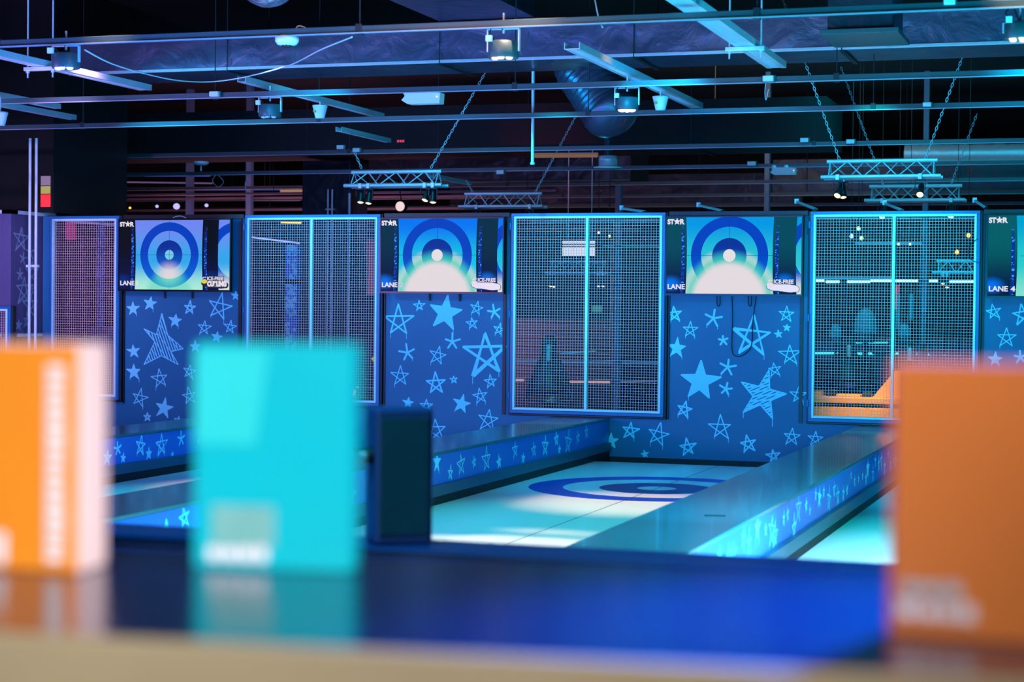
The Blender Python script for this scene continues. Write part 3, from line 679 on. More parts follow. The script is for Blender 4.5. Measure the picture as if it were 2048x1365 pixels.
# detectors
def cone_det(x, y, Y, label, z1):
    c = PY(x, y, Y); t = thing('beam_detector', label, 'detector', (c.x, Y, c.z), 'white cone-shaped detectors')
    MB().lathe((c.x, Y, c.z), [(0, -.055), (.036, -.055), (.040, -.048), (.060, .036), (.064, .040), (.064, .055), (0, .055)], 28).build('housing', plast, t)
    MB().box(c.x-.035, c.x-.014, Y-.0655, Y-.045, c.z-.008, c.z+.008).build('sticker', texty_p, t)
    MB().tube((c.x, Y, c.z+.05), (c.x, Y, z1), .008, 8).build('stem', galv, t)
texty_p = mat('yellow_sticker', rgb(150, 160, 40), .5, noise=.05)
cone_det(640, 224, 14.6, 'white cone-shaped detector left of centre under the thin channel', ZB+.075)
cone_det(1321, 207, 14.5, 'white cone-shaped detector right of centre under the cyan channel', ZB+.075)
cone_det(0, 238, 13.0, 'white cone-shaped detector cut off at the left edge', ZB)
c = PY(574, 82, 10.4); t = thing('smoke_detector', 'round white smoke detector under the nearest strut', 'smoke detector', (c.x, 10.4, c.z))
MB().lathe((c.x, 10.4, c.z), [(0, .032), (.05, .032), (.072, .022), (.072, -.002), (.058, -.022), (.034, -.028), (0, -.028)], 30).build('body', plast, t)
m = MB()
for i in range(9):
    w_ = 2*PI*i/9; m.box(-.004, .004, .030, .036, -.036, -.026, T=Matrix.Translation((c.x, 10.4, c.z)) @ Matrix.Rotation(w_, 4, 'Z'))
m.lathe((c.x, 10.4, c.z), [(.033, -.036), (.02, -.042), (0, -.043)], 16); m.build('sensor_cage', black, t)
MB().tube((c.x, 10.4, c.z+.03), (c.x, 10.4, ZB-.02), .02, 10).build('mount', plast, t)
cable([PY(1128-554+0, 90, 10.4)+Vector((0, 0, .0)), PY(590, 60, 10.38), PY(598, 52, 10.38), PY(612, 56, 10.38)], .004, 'short pale cable beside the smoke detector', plast)
# emergency floodlights
def flood(x, y, Y, w_, label, zt, mm=None):
    c = PY(x, y, Y); s = w_/.32; t = thing('emergency_light', label, 'emergency light', (c.x, Y, c.z), 'twin-head emergency lights'); mm = mm or plast
    m = MB(); vs = [(-.15, 0, -.015), (-.10, 0, -.045), (.16, 0, -.045), (.165, 0, .035), (.08, 0, .042), (-.10, 0, .042)]
    for dy in (-.05, .05): m.add([(c.x+a*s, Y+dy*s, c.z+z*s) for a, _, z in vs], [tuple(range(6))])
    k = len(m.v)-12
    m.f += [(i+k, (i+1) % 6+k, (i+1) % 6+6+k, i+6+k) for i in range(6)]; m.m += [0]*6; m.sm += [False]*6
    m.build('housing', mm, t)
    for dx in (-.11, .04):
        T = Matrix.Translation((c.x+dx*s, Y-.02*s, c.z+.045*s)) @ Matrix.Rotation(.5, 4, 'X')
        m = MB(); m.lathe((0, 0, 0), [(0, -.028*s), (.030*s, -.024*s), (.034*s, 0), (.022*s, .028*s), (0, .032*s)], 18, T=T); m.build('lamp_head', mm, t)
    MB().lathe((c.x+.14*s, Y-.052*s, c.z+.005*s), [(0, -.004), (.006*s, -.003), (.006*s, .002)], 10, axis='Y').build('test_lamp', g_warm, t)
    m = MB(); m.tube((c.x, Y, c.z+.04*s), (c.x, Y, zt), .008, 8); m.build('bracket', beamp, t)
flood(844, 197, 13.4, .32, 'pale green twin-head emergency light under the second strut', ZB-.02)
flood(1566, 343, 21.3, .30, 'grey twin-head emergency light far back, left of the right trusses', ZB+.0)
# small boxes on the struts
for x, y, Y, lab in ((432, 189, 13.32, 'small cyan junction box on the second strut, left of the floodlight'), (1538, 158, 13.32, 'small cyan junction box on the second strut, right of the wide channel'),
                     (1855, 210, 15.3, 'small cyan junction box on the third strut at right'), (1610, 281, 18.55, 'small cyan junction box with a stub of cable on the fourth strut'),
                     (715, 301, 18.55, 'small cyan junction box on the fourth strut above the left truss'), (1900, 4, 10.32, 'pale cyan junction box on the nearest strut at the top right'),
                     (683, 295, 18.55, 'small junction box with a cable stub on the fourth strut, farther left'), (1702, 284, 18.55, 'tiny cyan clip box on the fourth strut, above the right truss'), (1504, 328, 21.25, 'tiny pale junction box on the fifth strut beside the grey emergency light'), (1002, 345, 21.25, 'tiny cyan junction box on the fifth strut, centre')):
    c = PY(x, y, Y); s = Y/13.35*(.75 if Y > 14 else 1)
    t = thing('junction_box', lab, 'junction box', (c.x, Y, c.z), 'junction boxes on the struts')
    MB().cbox(c.x-.038*s, c.x+.038*s, Y-.045, Y-.005, c.z-.020*s, c.z+.020*s, .004).build('box', plast, t); MB().cbox(c.x-.048*s, c.x+.048*s, Y-.012, Y-.002, c.z-.026*s, c.z+.026*s, .002).build('backplate', beamp, t)
cable([PY(170, 100, 10.6), PY(225, 128, 11.2), PY(300, 150, 12), PY(365, 162, 12.6), PY(430, 163, 13), PY(500, 152, 13), PY(580, 130, 12.4), PY(640, 100, 11.4), PY(704, 74, 10.4)], .005, 'long pale cable sagging in an arc at the upper left', plast)
cable([PY(1190, 0, 10.6), PY(1196, 30, 10.55), PY(1205, 55, 10.5)], .004, 'thin cable above the nearest strut, right of the centre downlight', plast)
cable([PY(1044, 100, 10.42), PY(1052, 88, 10.42), PY(1058, 62, 10.4)], .003, 'thin cable looping beside the centre downlight', rubber)
cable([PY(1535, 150, 14), PY(1530, 180, 14), PY(1532, 200, 14), PY(1537, 178, 14)], .003, 'thin hanging wire under the junction box at right', plast)
m = MB(); a = PY(1066, 180, 15.6); b = PY(1065, 325, 15.6); m.tube((a.x, 15.6, 2.06), (b.x, 15.6, b.z), .014, 12); m.tube((b.x, 15.6, b.z), (b.x, 15.6, b.z-.02), .02, 12); tag(m.build('drop_pipe', galv), 'thin vertical drop pipe hanging right of the left trusses', 'pipe')

# ------------------------------------------------------------------ trusses and chains
def chain(a, b, label, grp='chains carrying the trusses'):
    a = Vector(a); b = Vector(b); L = (b-a).length; n = int(L/.034); d = (b-a)/n; dn = d.normalized(); m = MB()
    e = dn.cross(Vector((0, 1, 0))).normalized(); g = dn.cross(e)
    for i in range(n):
        s = e if i % 2 == 0 else g; c = a+d*(i+.5); pts = []
        for k in range(8):
            w_ = 2*PI*k/8; pts.append(c+dn*math.cos(w_)*.023+s*math.sin(w_)*.0105)
        for k in range(8): m.tube(pts[k], pts[(k+1) % 8], .0032, 4, caps=False)
    return tag(m.build('chain', galv), label, 'chain', grp)
def truss(x0, x1, y, zt, zb, label):
    t = thing('lighting_truss', label, 'lighting truss', ((x0+x1)/2, y, zb), 'aluminium lighting trusses'); hw = .10; r = .019
    tubes = [((y-hw), zb), ((y+hw), zb), (y, zt)]
    for (yy, zz) in tubes:
        m = MB(); m.tube((x0-(.04 if zz == zb else 0), yy, zz), (x1+(.04 if zz == zb else 0), yy, zz), r, 14); m.build('chord', galv, t)
    m = MB(); n = 6
    for (yy, s) in ((y-hw, 0), (y+hw, 1)):
        for i in range(n):
            xa = x0+.03+(x1-x0-.06)*i/n; xb = x0+.03+(x1-x0-.06)*(i+1)/n
            p, q = ((zb, yy), (zt, y)) if (i+s) % 2 == 0 else ((zt, y), (zb, yy))
            m.tube((xa, p[1], p[0]), (xb, q[1], q[0]), .0065, 6)
    for xx in (x0+.03, x1-.03):
        m.tube((xx, y-hw, zb), (xx, y, zt), .007, 6); m.tube((xx, y+hw, zb), (xx, y, zt), .007, 6); m.tube((xx, y-hw, zb), (xx, y+hw, zb), .007, 6)
    m.build('lacing', galv, t)
    return t
def par(x, y, Y, label, zt, tilt=.5, r=.036, lit=None, yaw=0):
    c = PY(x, y, Y); t = thing('spotlight', label, 'spotlight', (c.x, Y, c.z), 'small spotlights on the trusses')
    T = Matrix.Rotation(yaw, 4, 'Z') @ Matrix.Rotation(-tilt, 4, 'X')
    MB().lathe((c.x, Y, c.z), [(0, .17), (r*.6, .165), (r*.75, .13), (r*.8, .05), (r*1.05, .01), (r*1.05, -.005), (r*.9, -.008)], 22, T=T).build('can', black, t)
    MB().lathe((c.x, Y, c.z), [(r*.88, -.004), (r*.5, -.012), (0, -.015)], 20, T=T).build('lens', lit or g_warm, t)
    m = MB(); m.cbox(c.x-r*1.25-.003, c.x-r*1.25+.003, Y-.01, Y+.01, c.z+.05, zt-.03, .001); m.cbox(c.x+r*1.25-.003, c.x+r*1.25+.003, Y-.01, Y+.01, c.z+.05, zt-.03, .001)
    m.cbox(c.x-r*1.3, c.x+r*1.3, Y-.01, Y+.01, zt-.04, zt-.028, .001); m.build('yoke', black, t)
    m = MB(); m.cbox(c.x-.018, c.x+.018, Y-.03, Y+.03, zt-.03, zt+.022, .004); m.build('clamp', galv, t)
    return t
truss(-7.50, -6.53, 17.5, 1.345, 1.205, 'lighting truss with four lit spotlights, front one of the left pair')
truss(-7.36, -6.42, 20.5, 1.305, 1.155, 'smaller-looking lighting truss behind and right of the left front truss')
truss(-2.70, -1.69, 17.5, 1.385, 1.235, 'lighting truss with warm spotlights, front one of the right pair')
truss(-2.70, -1.72, 20.5, 1.345, 1.190, 'smaller-looking lighting truss behind the right front truss')
for x, y, Y, zt, lab, tl, yw in ((721, 404, 17.4, 1.205, 'leftmost lit spotlight under the left front truss', .35, .2), (737, 406, 17.4, 1.205, 'second lit spotlight from the left under the left front truss', .3, 0),
                     (850, 400, 17.4, 1.205, 'third lit spotlight from the left under the left front truss', .55, -.3), (866, 404, 17.4, 1.205, 'rightmost lit spotlight under the left front truss', .3, .2),
                     (1675, 391, 17.4, 1.235, 'left spotlight of the pair under the right front truss', .8, -.3), (1686, 394, 17.62, 1.235, 'right spotlight of the close pair under the right front truss', .4, .3), (1840, 389, 17.4, 1.235, 'bright spotlight at the right end of the right front truss', .9, 0),
                     (953, 434, 20.4, 1.155, 'left spotlight under the left rear truss, partly behind the wall', .4, 0), (1060, 434, 20.4, 1.155, 'right spotlight under the left rear truss, partly behind the wall', .4, 0),
                     (1764, 434, 20.4, 1.19, 'left spotlight under the right rear truss, seen at the top of the mesh', .5, 0), (1902, 433, 20.4, 1.19, 'right spotlight under the right rear truss, seen at the top of the mesh', .5, 0)):
    par(x, y, Y, lab, zt, tl, yaw=yw)
c = PY(800, 413, 21.4); t = thing('stage_light', 'round glowing stage light between the left trusses and the wall top', 'stage light', (c.x, 21.4, c.z))
MB().lathe((c.x, 21.4, c.z), [(0, .14), (.05, .13), (.065, .02), (.065, 0)], 22, axis='Y').build('housing', black, t)
MB().lathe((c.x, 21.4, c.z), [(0, -.012), (.045, -.008), (.052, 0), (.06, .002)], 22, axis='Y').build('lens', glow('stage_lens', rgb(235, 205, 205), 1.1), t)
MB().tube((c.x, 21.45, c.z+.05), (c.x, 21.3, ZB), .008, 8).build('hanger', black, t)
def ch(x0, y0, x1, y1, Y, lab, ext=True):
    a = PY(x0, y0, Y); b = PY(x1, y1, Y)
    if ext: b = a+(b-a)*min(3.0, (3.19-a.z)/(b.z-a.z))
    chain(a, b, lab)
ch(723, 337, 709, 304, 17.5, 'left chain of the left front truss', False); ch(862, 336, 968, 150, 17.5, 'right chain of the left front truss, slanting up to the right')
ch(946, 386, 933, 362, 20.5, 'left chain of the left rear truss', False); ch(1070, 386, 1113, 305, 20.5, 'right chain of the left rear truss')
ch(1679, 320, 1612, 130, 17.5, 'left chain of the right front truss, slanting up to the left'); ch(1851, 318, 1912, 150, 17.5, 'right chain of the right front truss, slanting up to the right')
ch(1766, 368, 1738, 290, 20.5, 'left chain of the right rear truss'); ch(1903, 366, 1920, 320, 20.5, 'right chain of the right rear truss')
# slanted struts just behind the wall top
for x0, y0, x1, y1, lab in ((1398, 411, 1446, 422, 'slanted metal brace behind the wall top over the lane 3 screen'), (1594, 404, 1632, 419, 'slanted metal brace behind the wall top left of the fourth mesh panel'), (1770, 407, 1804, 421, 'slanted metal brace below the right rear truss'), (1950, 402, 1972, 416, 'slanted metal brace behind the wall top at the far right'), (1244, 417, 1290, 424, 'slanted metal brace behind the wall top over the third mesh panel')):
    a = PY(x0, y0, 18.2); b = PY(x1, y1, 17.2); t = thing('wall_brace', lab, 'brace', b, 'braces behind the wall top')
    MB().tube(a, b, .014, 10).build('tube', galv, t); MB().cbox(a.x-.022, a.x+.022, a.y-.02, a.y+.02, a.z-.02, a.z+.03, .004).build('clamp', galv, t)
    MB().tube(b, (b.x, YW+.08, ZT-.05), .012, 8).build('foot', beamp, t)
# ------------------------------------------------------------------ the room behind the partition
def boxat(x0, y0, x1, y1, Y, dep, c=.006):
    a = PY(x0, y1, Y); b = PY(x1, y0, Y); return MB().cbox(a.x, b.x, Y, Y+dep, a.z, b.z, c)
steel = mat('blue_painted_column', rgb(90, 120, 150), .5, noise=.1)
for x0, x1, Y, lab in ((371, 382, 25, 'square column rising far behind the lane 1 screen'), (491, 501, 24.6, 'thin square column behind the left end of the second mesh panel'), (1230, 1242, 25.4, 'thin column rising behind the third mesh panel'), (1528, 1538, 25, 'thin column rising behind the lane 3 screen'), (1845, 1856, 25.4, 'thin column behind the right rear truss')):
    a = PY(x0, 400, Y); b = PY(x1, 400, Y)
    t = thing('steel_column', lab, 'column', ((a.x+b.x)/2, Y, ZF), 'thin columns in the back room')
    MB().cbox(a.x, b.x, Y, Y+.1, ZF, 3.2, .004).build('shaft', steel, t); MB().cbox(a.x-.04, b.x+.04, Y-.03, Y+.13, ZF, ZF+.02, .003).build('base_plate', steel, t)
a = PY(604, 400, 22.6); b = PY(700, 400, 22.6); tag(MB().cbox(a.x, b.x, 22.6, 23.2, ZF, 1.9, .01).build('square_pillar', foild), 'wide dark square pillar behind the second mesh panel', 'pillar')
for x, lab in ((656, 'left thin pale pipe on the wide dark pillar'), (664.5, 'right thin pale pipe on the wide dark pillar')):
    c = PY(x, 400, 22.55); t = thing('vertical_pipe', lab, 'pipe', (c.x, 22.55, ZF))
    MB().tube((c.x, 22.55, ZF), (c.x, 22.55, PY(x, 379, 22.55).z), .012, 10).build('pipe', galv, t); z = PY(x, 419, 22.55).z; MB().cbox(c.x-.03, c.x+.03, 22.53, 22.6, z-.01, z+.01, .002).build('clamp', galv, t)
c = PY(699, 400, 22.5); tag(MB().tube((c.x, 22.5, ZF), (c.x, 22.5, PY(699, 387, 22.5).z), .018, 10).build('vertical_pipe', galv), 'single pale pipe at the right edge of the wide dark pillar', 'pipe')
# starry blue pillar seen through mesh two
a = PY(571, 600, 21); b = PY(593, 600, 21)
t = thing('starry_pillar', 'narrow blue pillar covered with small stars seen through the second mesh panel', 'pillar', ((a.x+b.x)/2, 21, ZF))
pb = mat('bright_blue_wrap', rgb(60, 120, 230), .5, noise=.1)
for k, (y0, y1) in enumerate(((490, 559), (569, 900))):
    z1 = PY(580, y0, 21).z; z0 = max(ZF, PY(580, y1, 21).z); m = MB(); m.box(a.x, b.x, 21, 21.12, z0, z1)
    rs = random.Random(k); st = [(rs.uniform(a.x, b.x), rs.uniform(z0, z1), rs.uniform(.015, .03), 'x') for _ in range(int((z1-z0)*45))]
    paint_stars(m, st, 'Y', 21, (a.x, z0), (b.x, z1), 1, seed=k); m.build('wrap', [pb, starp], t)
MB().box(a.x+.02, b.x-.02, 21.02, 21.1, ZF, 1.0).build('core', black, t)
def led(x0, y0, x1, y1, Y, g, lab, r=.012, name='light_strip', grp=None):
    a = PY(x0, y0, Y); b = PY(x1, y1, Y); t = thing(name, lab, 'light strip', a, grp)
    m = MB(); m.tube(a, b, r, 8); m.build('tube', g, t); off = Vector((0, r*1.1, r*.8)); MB().tube(a+off, b+off, r*.9, 6).build('rail', galv, t); return t
led(504, 475, 600, 487, 20, g_lil, 'slanting lilac light line in the upper part of the second mesh panel', .008)
led(562, 445, 602, 446, 25, g_yel, 'short orange light line near the top of the second mesh panel', .012)
segs = [(1627, 1649, 562), (1652, 1679, 564), (1694, 1740, 564), (1741, 1783, 562), (1789, 1836, 562), (1858, 1876, 562), (1882, 1890, 564.5), (1898, 1953, 564)]
wd = ['first', 'second', 'third', 'fourth', 'fifth', 'sixth', 'seventh', 'eighth']
for k, (x0, x1, y) in enumerate(segs): led(x0, y, x1, y, 25.9, g_pale, wd[k]+' bright light strip from the left in the row across the fourth mesh panel', .017, grp='row of bright strips behind the fourth mesh panel')
for k, (x0, x1, y) in enumerate(((1626, 1676, 707), (1705, 1797, 708), (1820, 1834, 709), (1856, 1952, 710))): led(x0, y, x1, y, 25.0, g_cyan, wd[k]+' cyan shelf light from the left in the lower row of the fourth mesh panel', .013, grp='lower row of cyan lights behind the fourth mesh panel')
led(1712, 686, 1776, 686, 24.5, g_cyan, 'thin cyan counter light below the big rounded hood', .008)
for k, (x0, x1, y) in enumerate(((1628, 1785, 557), (1710, 1850, 487), (1628, 1955, 437))): led(x0, y, x1, y, 27, mat('dim_rail%d' % k, rgb(120, 180, 190), .4, emit=rgb(20, 120, 140), es=.6), ['dim teal rail just above the bright strips', 'dim teal rail high behind the fourth mesh panel', 'dim teal rail at the top of the fourth mesh panel'][k], .012)
for x, y, g, lab in ((1717, 458, g_green, 'greenish white bulb, highest of the three behind the fourth mesh'), (1703, 473, g_blue, 'bluish white bulb, left of the three behind the fourth mesh'), (1723, 477, g_green, 'greenish white bulb, lowest of the three behind the fourth mesh'), (1937, 471.5, g_yel, 'yellow-white bulb near the top right of the fourth mesh'), (1914, 505, g_yel, 'yellow-white bulb lower right in the fourth mesh'),
                     (1797, 489, g_warm, 'small warm lamp right of the centre bar of the fourth mesh'), (1820, 489, g_warm, 'small warm lamp farther right of the centre bar of the fourth mesh'), (1197, 466, g_warm, 'small warm lamp right of the centre bar of the third mesh'), (1219, 473, g_yel, 'small yellow lamp right of the centre bar of the third mesh')):
    Y = 23.5; c = PY(x, y, Y); t = thing('hanging_bulb', lab, 'bulb', c, 'bulbs in the back room'); r = .026 if x > 1850 or x < 1730 and x > 1300 else .016
    MB().lathe(c, [(0, -r), (r*.7, -r*.7), (r, 0), (r*.7, r*.7), (r*.35, r*1.2), (0, r*1.2)], 16).build('bulb', g, t); MB().tube((c.x, Y, c.z+r), (c.x, Y, ZB+1.5), .004, 6).build('wire', black, t)
# hoods, seats, bench
def hood(x0, y0, x1, y1, Y, lab, brim=0):
    a = PY(x0, y1, Y); b = PY(x1, y0, Y); w_ = (b.x-a.x)/2; c = ((a.x+b.x)/2, Y+w_, a.z); h = b.z-a.z
    t = thing('rounded_hood', lab, 'rounded hood', (c[0], c[1], a.z), 'pale rounded hoods behind the fourth mesh panel')
    MB().lathe(c, [(0, h), (w_*.35, h*.97), (w_*.7, h*.84), (w_*.92, h*.62), (w_, h*.38), (w_*1.0, h*.3), (w_*.97, h*.28), (0, h*.28)], 28).build('dome', tealp, t)
    MB().lathe(c, [(w_*.72, h*.28), (w_*.72, 0), (0, 0)], 24).build('body', mat('hood_body', rgb(50, 120, 135), .6), t)
    MB().tube((c[0], c[1], a.z), (c[0], c[1], ZF), w_*.25, 12).build('stem', black, t)
    MB().lathe((c[0], c[1], ZF), [(0, .02), (w_*.8, .015), (w_*.85, 0)], 20).build('foot', black, t)
hood(1704, 617, 1752, 686, 24, 'largest pale teal rounded hood, left of the centre bar'); hood(1657, 648, 1682, 686, 24.3, 'small pale teal rounded hood at the left behind the fourth mesh'); hood(1793, 648, 1821, 684, 23.8, 'pale teal rounded hood right of the centre bar')
for x0, y0, x1, y1, Y, lab in ((1857, 679, 1952, 712, 24, 'dark red padded bench back right of the centre bar'), (1752, 676, 1790, 690, 24.6, 'small dark red cushion back left of the centre bar')):
    a = PY(x0, y1, Y); b = PY(x1, y0, Y); t = thing('padded_bench', lab, 'bench', ((a.x+b.x)/2, Y, ZF), 'red benches in the back room')
    n = max(2, int((b.x-a.x)/.16)); w_ = (b.x-a.x)/n
    for i in range(n): MB().cbox(a.x+i*w_, a.x+(i+1)*w_-.004, Y, Y+.1, a.z, b.z, .02).build('back_cushion', redp, t)
    MB().cbox(a.x, b.x, Y-.4, Y+.1, a.z-.12, a.z-.01, .02).build('seat', redp, t); MB().cbox(a.x+.03, b.x-.03, Y-.36, Y+.08, ZF, a.z-.12, .01).build('plinth', black, t)
for x0, y0, x1, y1, Y, lab in ((1793, 588, 1800, 660, 23, 'left of two pale teal wall posts right of the centre bar'), (1818, 588, 1826, 640, 23.1, 'right of two pale teal wall posts right of the centre bar')):
    tag(boxat(x0, y0, x1, y1, Y, .05).build('wall_post', tealp), lab, 'post')
c0 = boxat(1624, 690, 1955, 722, 25.4, .5); tag(c0.build('bar_counter', foild), 'long dark bar counter under the cyan shelf lights', 'bar counter')
# red upright banner
tag(boxat(1786, 570, 1798, 620, 25.5, .03).build('red_sign', glow('red_banner', rgb(190, 10, 50), .8)), 'narrow red upright sign beside the centre bar', 'sign')
tag(boxat(1795, 645, 1800, 660, 25.5, .03).build('red_sign', glow('red_banner_small', rgb(220, 20, 50), .8)), 'small red sign right of the centre bar, below the tall one', 'sign')
# orange table with clutter
Yt = 18.2
a = PY(1618, 806, Yt); b = PY(1800, 798, Yt); t = thing('slatted_table', 'orange-yellow table with a lower shelf seen at the bottom of the fourth mesh', 'table', ((a.x+b.x)/2, Yt, ZF))
ztab = b.z; MB().cbox(a.x, b.x, Yt, Yt+.5, a.z, b.z, .006).build('tabletop', orang, t)
a2 = PY(1618, 845, Yt); b2 = PY(1800, 818, Yt); MB().cbox(a.x, b.x, Yt, Yt+.5, a2.z, b2.z, .006).build('shelf', orang, t)
for xx in (a.x+.03, b.x-.03, (a.x+b.x)/2):
    for yy in (Yt+.05, Yt+.45): MB().cbox(xx-.02, xx+.02, yy-.02, yy+.02, ZF, a.z, .003).build('leg', black, t)
a = PY(1745, 798, Yt+.1); b = PY(1790, 742, Yt+.1); a.z = ztab+.001
m = MB(); m.add([(a.x, Yt+.1, a.z), (b.x+.06, Yt+.1, a.z), (b.x+.06, Yt+.1, b.z), (b.x, Yt+.1, b.z), (a.x, Yt+.2, a.z), (b.x+.06, Yt+.2, a.z), (b.x+.06, Yt+.2, b.z), (b.x, Yt+.2, b.z)], [(0, 1, 2, 3), (7, 6, 5, 4), (0, 4, 5, 1), (1, 5, 6, 2), (2, 6, 7, 3), (3, 7, 4, 0)]); tag(m.build('wedge_block', orang), 'orange wedge-shaped block standing on the orange table', 'wedge')
for x0, y0, x1, y1, m_, lab in ((1625, 783, 1643, 797.5, orang, 'yellow box at the left end of the orange table'), (1652, 780, 1668, 797.5, black, 'dark box beside the yellow box on the orange table'), (1672, 790, 1720, 797.5, orang, 'flat orange tray in the middle of the orange table'), (1724, 786, 1742, 797.5, black, 'small dark case on the orange table left of the wedge')):
    a = PY(x0, y1, Yt+.12); b = PY(x1, y0, Yt+.12); tag(MB().cbox(a.x, b.x, Yt+.12, Yt+.30, ztab+.001, b.z, .004).build('box', m_), lab, 'box')
# dark stand with iridescent column (behind mesh three and four)
irid = bpy.data.materials.new('iridescent_metal'); irid.use_nodes = True; nt = irid.node_tree; b_ = nt.nodes['Principled BSDF']; tc = nt.nodes.new('ShaderNodeTexCoord')
nz = nt.nodes.new('ShaderNodeTexNoise'); nz.inputs['Scale'].default_value = 7; nt.links.new(tc.outputs['Object'], nz.inputs['Vector']); cr = nt.nodes.new('ShaderNodeValToRGB')
for p_, c_ in ((.3, rgb(90, 140, 230)), (.45, rgb(230, 110, 190)), (.58, rgb(240, 190, 110)), (.7, rgb(210, 225, 240))):
    e_ = cr.color_ramp.elements.new(p_); e_.color = (*c_, 1)
nt.links.new(nz.outputs['Fac'], cr.inputs[0]); nt.links.new(cr.outputs[0], b_.inputs['Base Color']); b_.inputs['Metallic'].default_value = .6; b_.inputs['Roughness'].default_value = .3
def stand(x, yb, yt, Y, lab, wheels=True):
    c = PY(x, yb, Y); top = PY(x, yt, Y).z; h = top-c.z; c = Vector((c.x, c.y, c.z))
    t = thing('padded_stand', lab, 'stand', c, 'dark stands with iridescent columns')
    MB().lathe((c.x+.02, Y, c.z), [(0, h*.62), (.030, h*.62), (.045, h*.3), (.075, 0.02), (.08, 0), (0, 0)], 20).build('column', irid, t)
    m = MB(); m.lathe((c.x-.02, Y+.05, c.z), [(0, h), (.05, h*.98), (.085, h*.90), (.085, h*.72), (.13, h*.6), (.22, h*.28), (.25, h*.12), (0, h*.10)], 22); m.build('cover', black, t)
    m = MB(); m.cbox(c.x-.005, c.x+.03, Y-.10, Y-.06, c.z+h*.62, c.z+h*.86, .006); m.build('strip', plast, t)
    if wheels:
        for dx in (-.17, .17):
            m = MB(); m.lathe((c.x+dx, Y-.03, c.z+.07), [(.075, -.008), (.085, 0), (.075, .008), (.065, 0), (.075, -.008)], 24, axis='Y'); m.build('wheel', irid, t)
    MB().lathe((c.x, Y, ZF), [(0, c.z-ZF), (.06, c.z-ZF), (.16, .03), (.16, 0), (0, 0)], 20).build('foot', black, t)
stand(1099, 806, 670, 18.6, 'dark covered stand with an iridescent column and two wheels behind the third mesh panel')
stand(1697, 776, 676, 19.2, 'dark covered stand with a pink and yellow iridescent column behind the fourth mesh panel', False)
stand(1818, 790, 680, 19.3, 'dark covered stand behind the fourth mesh panel, just right of the centre bar', False)
# things behind mesh three
a = PY(1124, 512, 22); b = PY(1190, 482, 22); h = b.z-a.z
t = thing('lit_sign', 'white lit panel with two dark slots high behind the third mesh panel', 'light panel', ((a.x+b.x)/2, 22, a.z))
MB().cbox(a.x-.01, b.x+.01, 22.012, 22.09, a.z-.01, b.z+.01, .006).build('back_box', black, t)
for z0, z1 in ((0, .58), (.655, .735), (.81, 1)): MB().cbox(a.x, b.x, 22, 22.02, a.z+h*z0, a.z+h*z1, .006).build('lit_slat', g_sign, t)
for s_ in (0, 1): MB().tube(((a.x+b.x)/2+(s_-.5)*.3, 22.05, b.z), ((a.x+b.x)/2+(s_-.5)*.3, 22.05, 1.95), .006, 6).build('hanger', galv, t)
zt_ = PY(1150, 524, 23).z; zb_ = PY(1150, 547, 23).z
truss(PY(1100, 530, 23).x, PY(1213, 530, 23).x, 23, zt_, zb_, 'far lighting truss with small lamps seen through the third mesh panel')
truss(PY(1873, 530, 23).x, PY(1990, 530, 23).x, 23, PY(1900, 523, 23).z, PY(1900, 546, 23).z, 'far lighting truss seen at the right of the fourth mesh panel')
for x, y, lab in ((1101, 572, 'left small lamp under the far truss behind the third mesh'), (1108, 573, 'second small lamp from the left under the far truss behind the third mesh'), (1197, 572, 'third small lamp under the far truss behind the third mesh'), (1206, 572, 'rightmost small lamp under the far truss behind the third mesh'), (1886, 567, 'left small lamp under the far truss behind the fourth mesh'), (1894, 574, 'right small lamp under the far truss behind the fourth mesh')):
    par(x, y, 22.9, lab, zb_, .4, .026)
# slatted back wall with warm light, column, ledges
a = PY(1030, 762, 26); b = PY(1222, 640, 26); t = thing('slat_wall', 'brown slatted panel lit warm behind the third mesh panel', 'slatted panel', ((a.x+b.x)/2, 26, ZF))
m = MB(); z = a.z
while z < b.z: m.box(a.x, b.x, 25.97, 26.0, z, z+.030); z += .058
m.build('slats', brown, t); MB().box(a.x, b.x, 26.0, 26.05, ZF, b.z).build('backing', black, t)
led(1118, 764, 1220, 765, 25.9, g_pinkl, 'long pinkish light line along the foot of the slatted panel', .014); led(1030, 761, 1048, 761, 25.9, g_pinkl, 'short pinkish light line left of the dark stand', .014)
led(1240, 764, 1318, 763, 25.9, glow('dim_pink', rgb(120, 110, 130), .6), 'dim light line right of the thin post behind the third mesh', .008)
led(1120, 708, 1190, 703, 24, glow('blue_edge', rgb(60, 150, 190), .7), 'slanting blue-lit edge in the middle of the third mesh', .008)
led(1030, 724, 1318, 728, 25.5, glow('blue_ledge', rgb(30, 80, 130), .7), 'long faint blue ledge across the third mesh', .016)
led(1223, 480, 1223, 762, 25.7, glow('dim_post', rgb(110, 70, 90), .5), 'thin dim reddish upright beside the slatted panel', .007)
led(1205, 492, 1318, 493, 24, glow('teal_ledge', rgb(0, 110, 140), .7), 'teal light line at the upper right of the third mesh', .007)
led(1060, 445, 1318, 443, 24, glow('teal_ledge2', rgb(0, 90, 130), .7), 'faint teal light line along the top of the third mesh', .009)
tag(boxat(1226, 490, 1241, 770, 23.2, .1).build('square_post', steel), 'bluish square post right of the slatted panel', 'post')
tag(boxat(1184, 612, 1203, 625, 24.5, .03).build('small_sign', glow('green_pink_sign', rgb(50, 120, 110), .8)), 'tiny teal sign right of the centre bar of the third mesh', 'sign')
